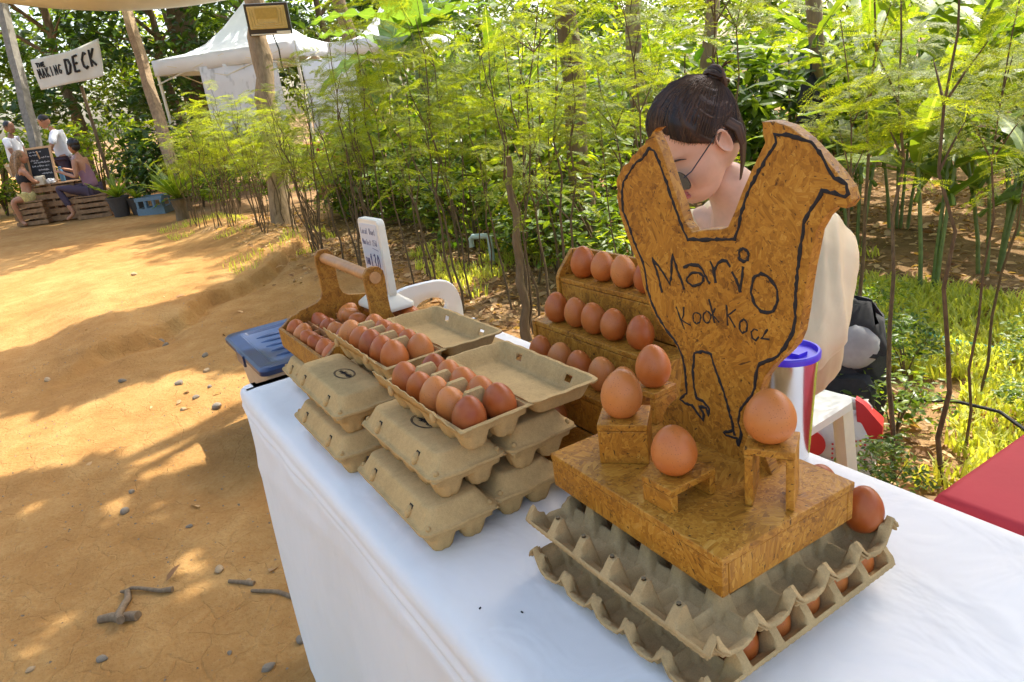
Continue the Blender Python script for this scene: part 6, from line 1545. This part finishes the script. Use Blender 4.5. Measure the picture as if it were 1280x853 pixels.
for k in range(8): put_tree(TB[k % 3], -12.5+2.6*k, -7.4+.6*math.sin(k*2.1), k*1.7, .85, 'unseen leafy tree added across the path to block low sky light', 'unseen trees added across the path')  # row outside the view, added to cut the low sky light from the customer side
SH2, p2_ = trunk_tree(-13.9, 5.6, .16, 'tall tree behind the white canopy spreading its crown over the far table', (-.01, -.01), 6.2, TRUNK, 1.4, 8)
shade_tree(SH2, crown_far, 13000, 4, p2_[11], 3)

# --- big-leaved plants
def blade_mesh(name, L, W, droop, mat_, wave=.03, fold=.18, petiole=.25, nx_=18, tip=1.0, tear=0, seed=0):
    rr_ = random.Random(seed); m = MB(); rows = []
    for i in range(nx_+1):
        s = i/nx_; w_ = W/2*(math.sin(PI*min(1, s**.75*.97+.02))**.62)*(1 if s < .98 else .3)
        x = L*(s-.35*droop*s*s); z = -droop*L*.62*s*s + L*.10*s
        row = []
        for j in (-2, -1, 0, 1, 2):
            f = j/2; row.append((x+.02*W*abs(f), f*w_, z+abs(f)*w_*fold*2*(1-1.7*s)+wave*math.sin(i*1.9+j*1.3+seed)*abs(f)+(rr_.uniform(-tear, tear)*abs(f))))
        rows.append(row)
    m.loft(rows, False, False, False)
    if petiole: m.tube([(-petiole, 0, -petiole*.5), (-petiole*.4, 0, -.12*petiole), (0, 0, -.004), (L*.25, 0, L*.25*.10-.006)], [.012+.03*W, .010+.02*W, .006+.018*W, .003], 6)
    m.V = [(a, b_, c_) for a, b_, c_ in m.V]
    return m.mesh(name, mat_, True, 70)
BAN = [blade_mesh('leaf', 1.5, .46, d, BLADE, .035, .20, .35, 20, 1, .012, s) for d, s in ((.25, 1), (.55, 2), (.85, 3))]
def banana(x, y, label, H, leaves):
    t = thing('banana_plant', label, 'banana plant', (x, y, float(gz(x, y))))
    MB().tube([(0, 0, 0), (.02, .01, H*.5), (.03, .03, H)], [.10, .08, .05], 12).build('stem', STEM_G, t)
    for az, pit_, sc, k, zf in leaves: obj('leaf', BAN[k], t, (.03, .03, H*zf), (random.uniform(-.3, .3), -pit_, az), sc)
    return t
banana(-8.9, 4.05, 'banana plant with broad torn leaves between the two canopy tents', 1.75, [(.55, .35, .95, 1, 1), (1.15, .75, .95, 1, 1), (-.35, .5, .9, 2, .98), (2.3, .85, .9, 0, 1), (-1.5, .25, .85, 2, .95), (3.6, .6, .9, 1, 1), (-.9, .1, .8, 2, .9)])
banana(-7.95, 3.95, 'banana plant whose long pale leaf reaches over the middle of the hedge', 1.9, [(.88, .18, .95, 1, 1), (1.25, .55, .9, 0, 1), (.45, .45, .9, 1, .97), (1.5, .6, .9, 1, 1), (-.7, .55, .9, 1, 1), (2.8, .7, 1, 0, 1), (4.2, .5, .9, 1, 1)])
GIN = [blade_mesh('leaf', .85, .115, d, BLADE2, .012, .22, .06, 14, 1, 0, s) for d, s in ((.2, 1), (.45, 2), (.7, 3))]
def ginger(x, y, label, H, ncane, seed, group='ginger plants in the garden', spread=.25, leafs=8):
    t = thing('ginger_plant', label, 'ginger plant', (x, y, float(gz(x, y))), 0, group); rr_ = random.Random(seed)
    for c in range(ncane):
        a = rr_.uniform(0, 6.28); dx, dy = math.cos(a)*spread, math.sin(a)*spread; h = H*rr_.uniform(.8, 1.1)
        pts = [Vector((dx*.25+dx*(k/6)**1.5, dy*.25+dy*(k/6)**1.5, h*k/6)) for k in range(7)]
        MB().tube(pts, [.012-.001*k for k in range(7)], 8).build('cane', STEM_G, t)
        az = rr_.uniform(0, 6.28)
        for k in range(leafs):
            f = .38+.62*k/(leafs-1); i = min(5, int(f*6)); q = pts[i].lerp(pts[i+1], f*6-i)
            obj('leaf', GIN[rr_.randint(0, 2)], t, q, (rr_.uniform(-.3, .3), -rr_.uniform(.1, .9), az+(PI if k % 2 else 0)+rr_.uniform(-.35, .35)), rr_.uniform(.8, 1.15))
    return t
GL_ = 'tall ginger-like plant with long arching strap leaves in the garden past the seller'
for k, (x, y, h, n_) in enumerate(((-1.95, 3.75, 1.45, 3), (-2.75, 4.35, 1.5, 3), (-2.9, 5.1, 1.35, 4), (-2.2, 5.3, 1.3, 4), (-3.6, 5.5, 1.5, 4), (-1.9, 4.3, 1.15, 4), (-2.55, 6.2, 1.5, 5), (-1.2, 5.6, 1.3, 4), (-4.4, 6.4, 1.6, 4), (-3.2, 6.9, 1.5, 4), (-1.4, 6.9, 1.4, 4))): ginger(x, y, GL_, h, n_, k+3)
for k, (x, y, h, n_) in enumerate(((-5.6, 3.6, 1.5, 2), (-6.6, 3.9, 1.7, 2))): ginger(x, y, 'leafy cane plant with hanging strap leaves near the slim brown trunk', h, n_, k+30, 'cane plants near the slim trunk')
# bird's nest fern and pot plants at the path
FRN = [blade_mesh('leaf', .80, .13, d, BLADE2, .014, .25, 0, 14, 1, 0, s) for d, s in ((.15, 1), (.35, 2), (.6, 3))]
def nest(x, y, z, label, n, sc, seed, group=None):
    t = thing('nest_fern', label, 'fern', (x, y, float(gz(x, y))), 0, group); rr_ = random.Random(seed)
    m = MB(); m.lathe([(.10*sc, 0), (.08*sc, z*.5), (.11*sc, z), (.0, z+.03)], 12); m.build('root_base', TRUNK, t)
    for k in range(n): obj('leaf', FRN[rr_.randint(0, 2)], t, (0, 0, z), (rr_.uniform(-.2, .2), -rr_.uniform(.15, 1.15), 6.283*k/n*1.618+rr_.uniform(-.2, .2)), sc*rr_.uniform(.75, 1.1))
nest(-11.7, 1.62, .30, 'large bird nest fern with wide strap leaves at the end of the hedge', 22, 1.0, 1)
nest(-14.0, 1.02, .30, 'rosette of strap leaves growing in the dark pot beside the purple-clad sitter', 14, .7, 2)
nest(-13.9, 1.28, .26, 'smaller strap-leaved rosette in the pot beside the drink crate', 12, .6, 3)
nest(-13.2, 1.95, .2, 'strap-leaved rosette behind the drink crate', 16, .85, 4)

# --- ground cover
rg = np.random.default_rng(9)
def ground_pts(n, xa, xb, ya, yb, f=None):
    x = rg.uniform(xa, xb, n*3); y = rg.uniform(ya, yb, n*3)
    if f is not None: k = f(x, y); x, y = x[k], y[k]
    x, y = x[:n], y[:n]; return np.stack([x, y, gz(x, y)+.008], 1)
lp_ = np.concatenate([ground_pts(4500, -4.5, .8, 3.3, 7.5, lambda x, y: vnoise(x*1.1, y*1.1, 33) > -.25), ground_pts(5200, -6.5, .6, 2.0, 6.5, lambda x, y: vnoise(x*1.3, y*1.3, 31) > -.18), ground_pts(2600, -7, -2.4, 2.0, 3.2), ground_pts(900, -9.5, -5.5, 1.5, 2.8), ground_pts(1300, -2.6, .6, 1.5, 2.7), ground_pts(45, -6.5, -1.6, -.3, 1.8)])
o = obj('fallen_leaves', leaf_cloud('fallen_leaves', lp_, (.03, .085), LITTER, rg, False)); 
tag(o, kind='stuff')
def grass_mesh(pts, hmin, hmax, wd):
    n = len(pts); a = rg.uniform(0, 6.283, n); h = rg.uniform(hmin, hmax, n); ln = rg.uniform(.2, .75, n)
    d = np.stack([np.cos(a), np.sin(a), np.zeros(n)], 1); s = np.stack([-np.sin(a), np.cos(a), np.zeros(n)], 1)*wd; up = np.array([0, 0, 1.0])
    b0 = pts; m_ = pts+d*(h*ln*.4)[:, None]+up*(h*.62)[:, None]; t_ = pts+d*(h*ln*1.1)[:, None]+up*(h*.85)[:, None]
    V = np.stack([b0-s, b0+s, m_+s*.8, m_-s*.8, t_], 1).reshape(-1, 3); i = np.arange(n)*5
    F = np.concatenate([np.stack([i, i+1, i+2], 1), np.stack([i, i+2, i+3], 1), np.stack([i+3, i+2, i+4], 1)])
    return npmesh('lawn_grass', V, F, GRASS, False)
gp = ground_pts(16000, -2.4, 1.0, 2.0, 3.9, lambda x, y: (vnoise(x*1.6, y*1.6, 41)+.6*vnoise(x*6, y*6, 42) > -.12) & (y > 2.0+.25*np.sin(x*3)))
gp2 = ground_pts(5000, -7.5, -2.6, 2.2, 4.4, lambda x, y: vnoise(x*1.5, y*1.5, 43)+.4*vnoise(x*5, y*5, 44) > .12)
gp3 = ground_pts(900, -11, -6.3, 1.15, 2.0, lambda x, y: vnoise(x*2.5, y*2.5, 45) > .15)
tag(obj('lawn_grass', grass_mesh(np.concatenate([gp, gp2]), .035, .095, .0055)), kind='stuff')
tag(obj('path_edge_grass', grass_mesh(gp3, .03, .08, .003)), kind='stuff')
# stones, sticks
def stone_mesh(seed, mat_):
    rr_ = random.Random(seed); m = MB(); m.ell((0, 0, 0), (1, .75, .55), 10, 7)
    ph = [rr_.uniform(0, 6) for _ in range(6)]
    m.V = [(x*(1+.16*math.sin(3*y+ph[0])+.1*math.sin(5*z+ph[1])), y*(1+.15*math.sin(3*x+ph[2])), z*(1+.2*math.sin(2.5*x+ph[3]))) for x, y, z in m.V]
    return m.mesh('stone', mat_, True, 30)
STN = [stone_mesh(k, STONE if k < 4 else STONE_T) for k in range(6)]
sp_ = [(-2.86, -.08, .022), (-5.34, .39, .03), (-5.21, .4, .026), (-2.56, .1, .012), (-2.19, .13, .018), (-2.06, .19, .013), (-3.01, -.04, .014), (-3.84, .36, .02), (-4.18, .33, .026), (-4.56, .08, .022), (-4.94, -.29, .022), (-3.72, .28, .018), (-1.79, .29, .02), (-1.71, .24, .018), (-1.78, .07, .008), (-1.99, -.22, .016), (-2.1, -.39, .012), (-4.3, .5, .024), (-3.95, .45, .016), (-4.6, .55, .024), (-3.6, .42, .03), (-1.66, .14, .017), (-7.6, .5, .03)]
for k, (x, y, r_) in enumerate(sp_):
    g_ = k % 6 < 4
    o = obj('stone', STN[k % 6], None, (x, y, float(gz(x, y))+r_*.25), (random.uniform(-.3, .3), random.uniform(-.3, .3), random.uniform(0, 6.28)), r_)
    tag(o, 'small grey stone lying on the sandy path' if g_ else 'small tan stone lying on the sandy path', 'stone', 'grey stones on the path' if g_ else 'tan stones on the path')
gv = ground_pts(900, -6.5, -1.62, -.9, 1.6, lambda x, y: vnoise(x*2, y*2, 51) > .0)
nG = len(gv); szg = rg.uniform(.002, .0065, nG)
tet = np.array([[1, 0, 0], [-.5, .8, 0], [-.5, -.8, 0], [0, 0, .9]]); A = rmat(np.stack([rg.uniform(-.4, .4, nG), rg.uniform(-.4, .4, nG), rg.uniform(0, 6.28, nG)], 1))
V = np.einsum('nij,kj->nki', A, tet)*szg[:, None, None]+(gv-np.array([0, 0, .008]))[:, None, :]
F = (np.array([[0, 1, 3], [1, 2, 3], [2, 0, 3]])[None]+(np.arange(nG)*4)[:, None, None]).reshape(-1, 3)
tag(obj('pebbles', npmesh('pebbles', V.reshape(-1, 3), F, STONE, False)), kind='stuff')
def stick(label, pts, r_, extra=()):
    z = lambda p: (p[0], p[1], float(gz(p[0], p[1]))+(p[2] if len(p) > 2 else r_[0]*.7))
    t = thing('dead_branch', label, 'stick', z(pts[0])); o0 = Vector(z(pts[0]))
    for i, (pp_, rr_) in enumerate([(pts, r_)]+list(extra)):
        m = MB(); q = [Vector(z(p))-o0 for p in pp_]; q2 = []
        for a, b_ in zip(q[:-1], q[1:]): q2 += [a, a.lerp(b_, .5)+Vector((random.uniform(-.009, .009), random.uniform(-.009, .009), random.uniform(-.002, .004)))]
        q2.append(q[-1]); m.tube(q2, [rr_[0]+(rr_[1]-rr_[0])*k/(len(q2)-1)+random.uniform(-.0012, .0012) for k in range(len(q2))], 8); m.build('branch_piece', STICK, t, True, 60)
stick('broken grey branch in three pieces lying on the path in front of the stall', [(-2.205, -.215), (-2.16, -.165), (-2.12, -.115)], (.012, .015), [([(-2.285, -.128), (-2.21, -.148), (-2.10, -.158, .030)], (.009, .013)), ([(-2.30, -.145), (-2.29, -.115), (-2.235, -.07), (-2.17, -.01)], (.005, .008))])
stick('long thin twig running under the hem of the tablecloth', [(-2.0, .185), (-1.93, .245), (-1.86, .30), (-1.74, .37)], (.006, .009))
stick('short dark twig on the path near the tablecloth', [(-2.10, .14), (-2.03, .20)], (.006, .009))
# hose and cable in the grass
hs_ = [(-1.9, 3.25), (-1.55, 3.15), (-1.2, 3.2), (-.9, 3.1), (-.5, 3.15), (0, 3.0)]
tag(MB().tube([(x, y, float(gz(x, y))+.035) for x, y in hs_], .011, 8).build('garden_hose', plain('turquoise_hose', (.10, .38, .36), .45), None), 'turquoise garden hose lying across the sunlit grass', 'hose')
cb_ = [(-1.30, 2.35, .10), (-1.15, 2.42, .13), (-1.0, 2.42, .14), (-.86, 2.38, .09), (-.78, 2.30, .02), (-.74, 2.2, .01)]
tag(MB().tube([(x, y, z+float(gz(x, y))) for x, y, z in cb_], .006, 8).build('black_cable', BLACK, None), 'thick black cable arching out of the ground behind the red table', 'cable')
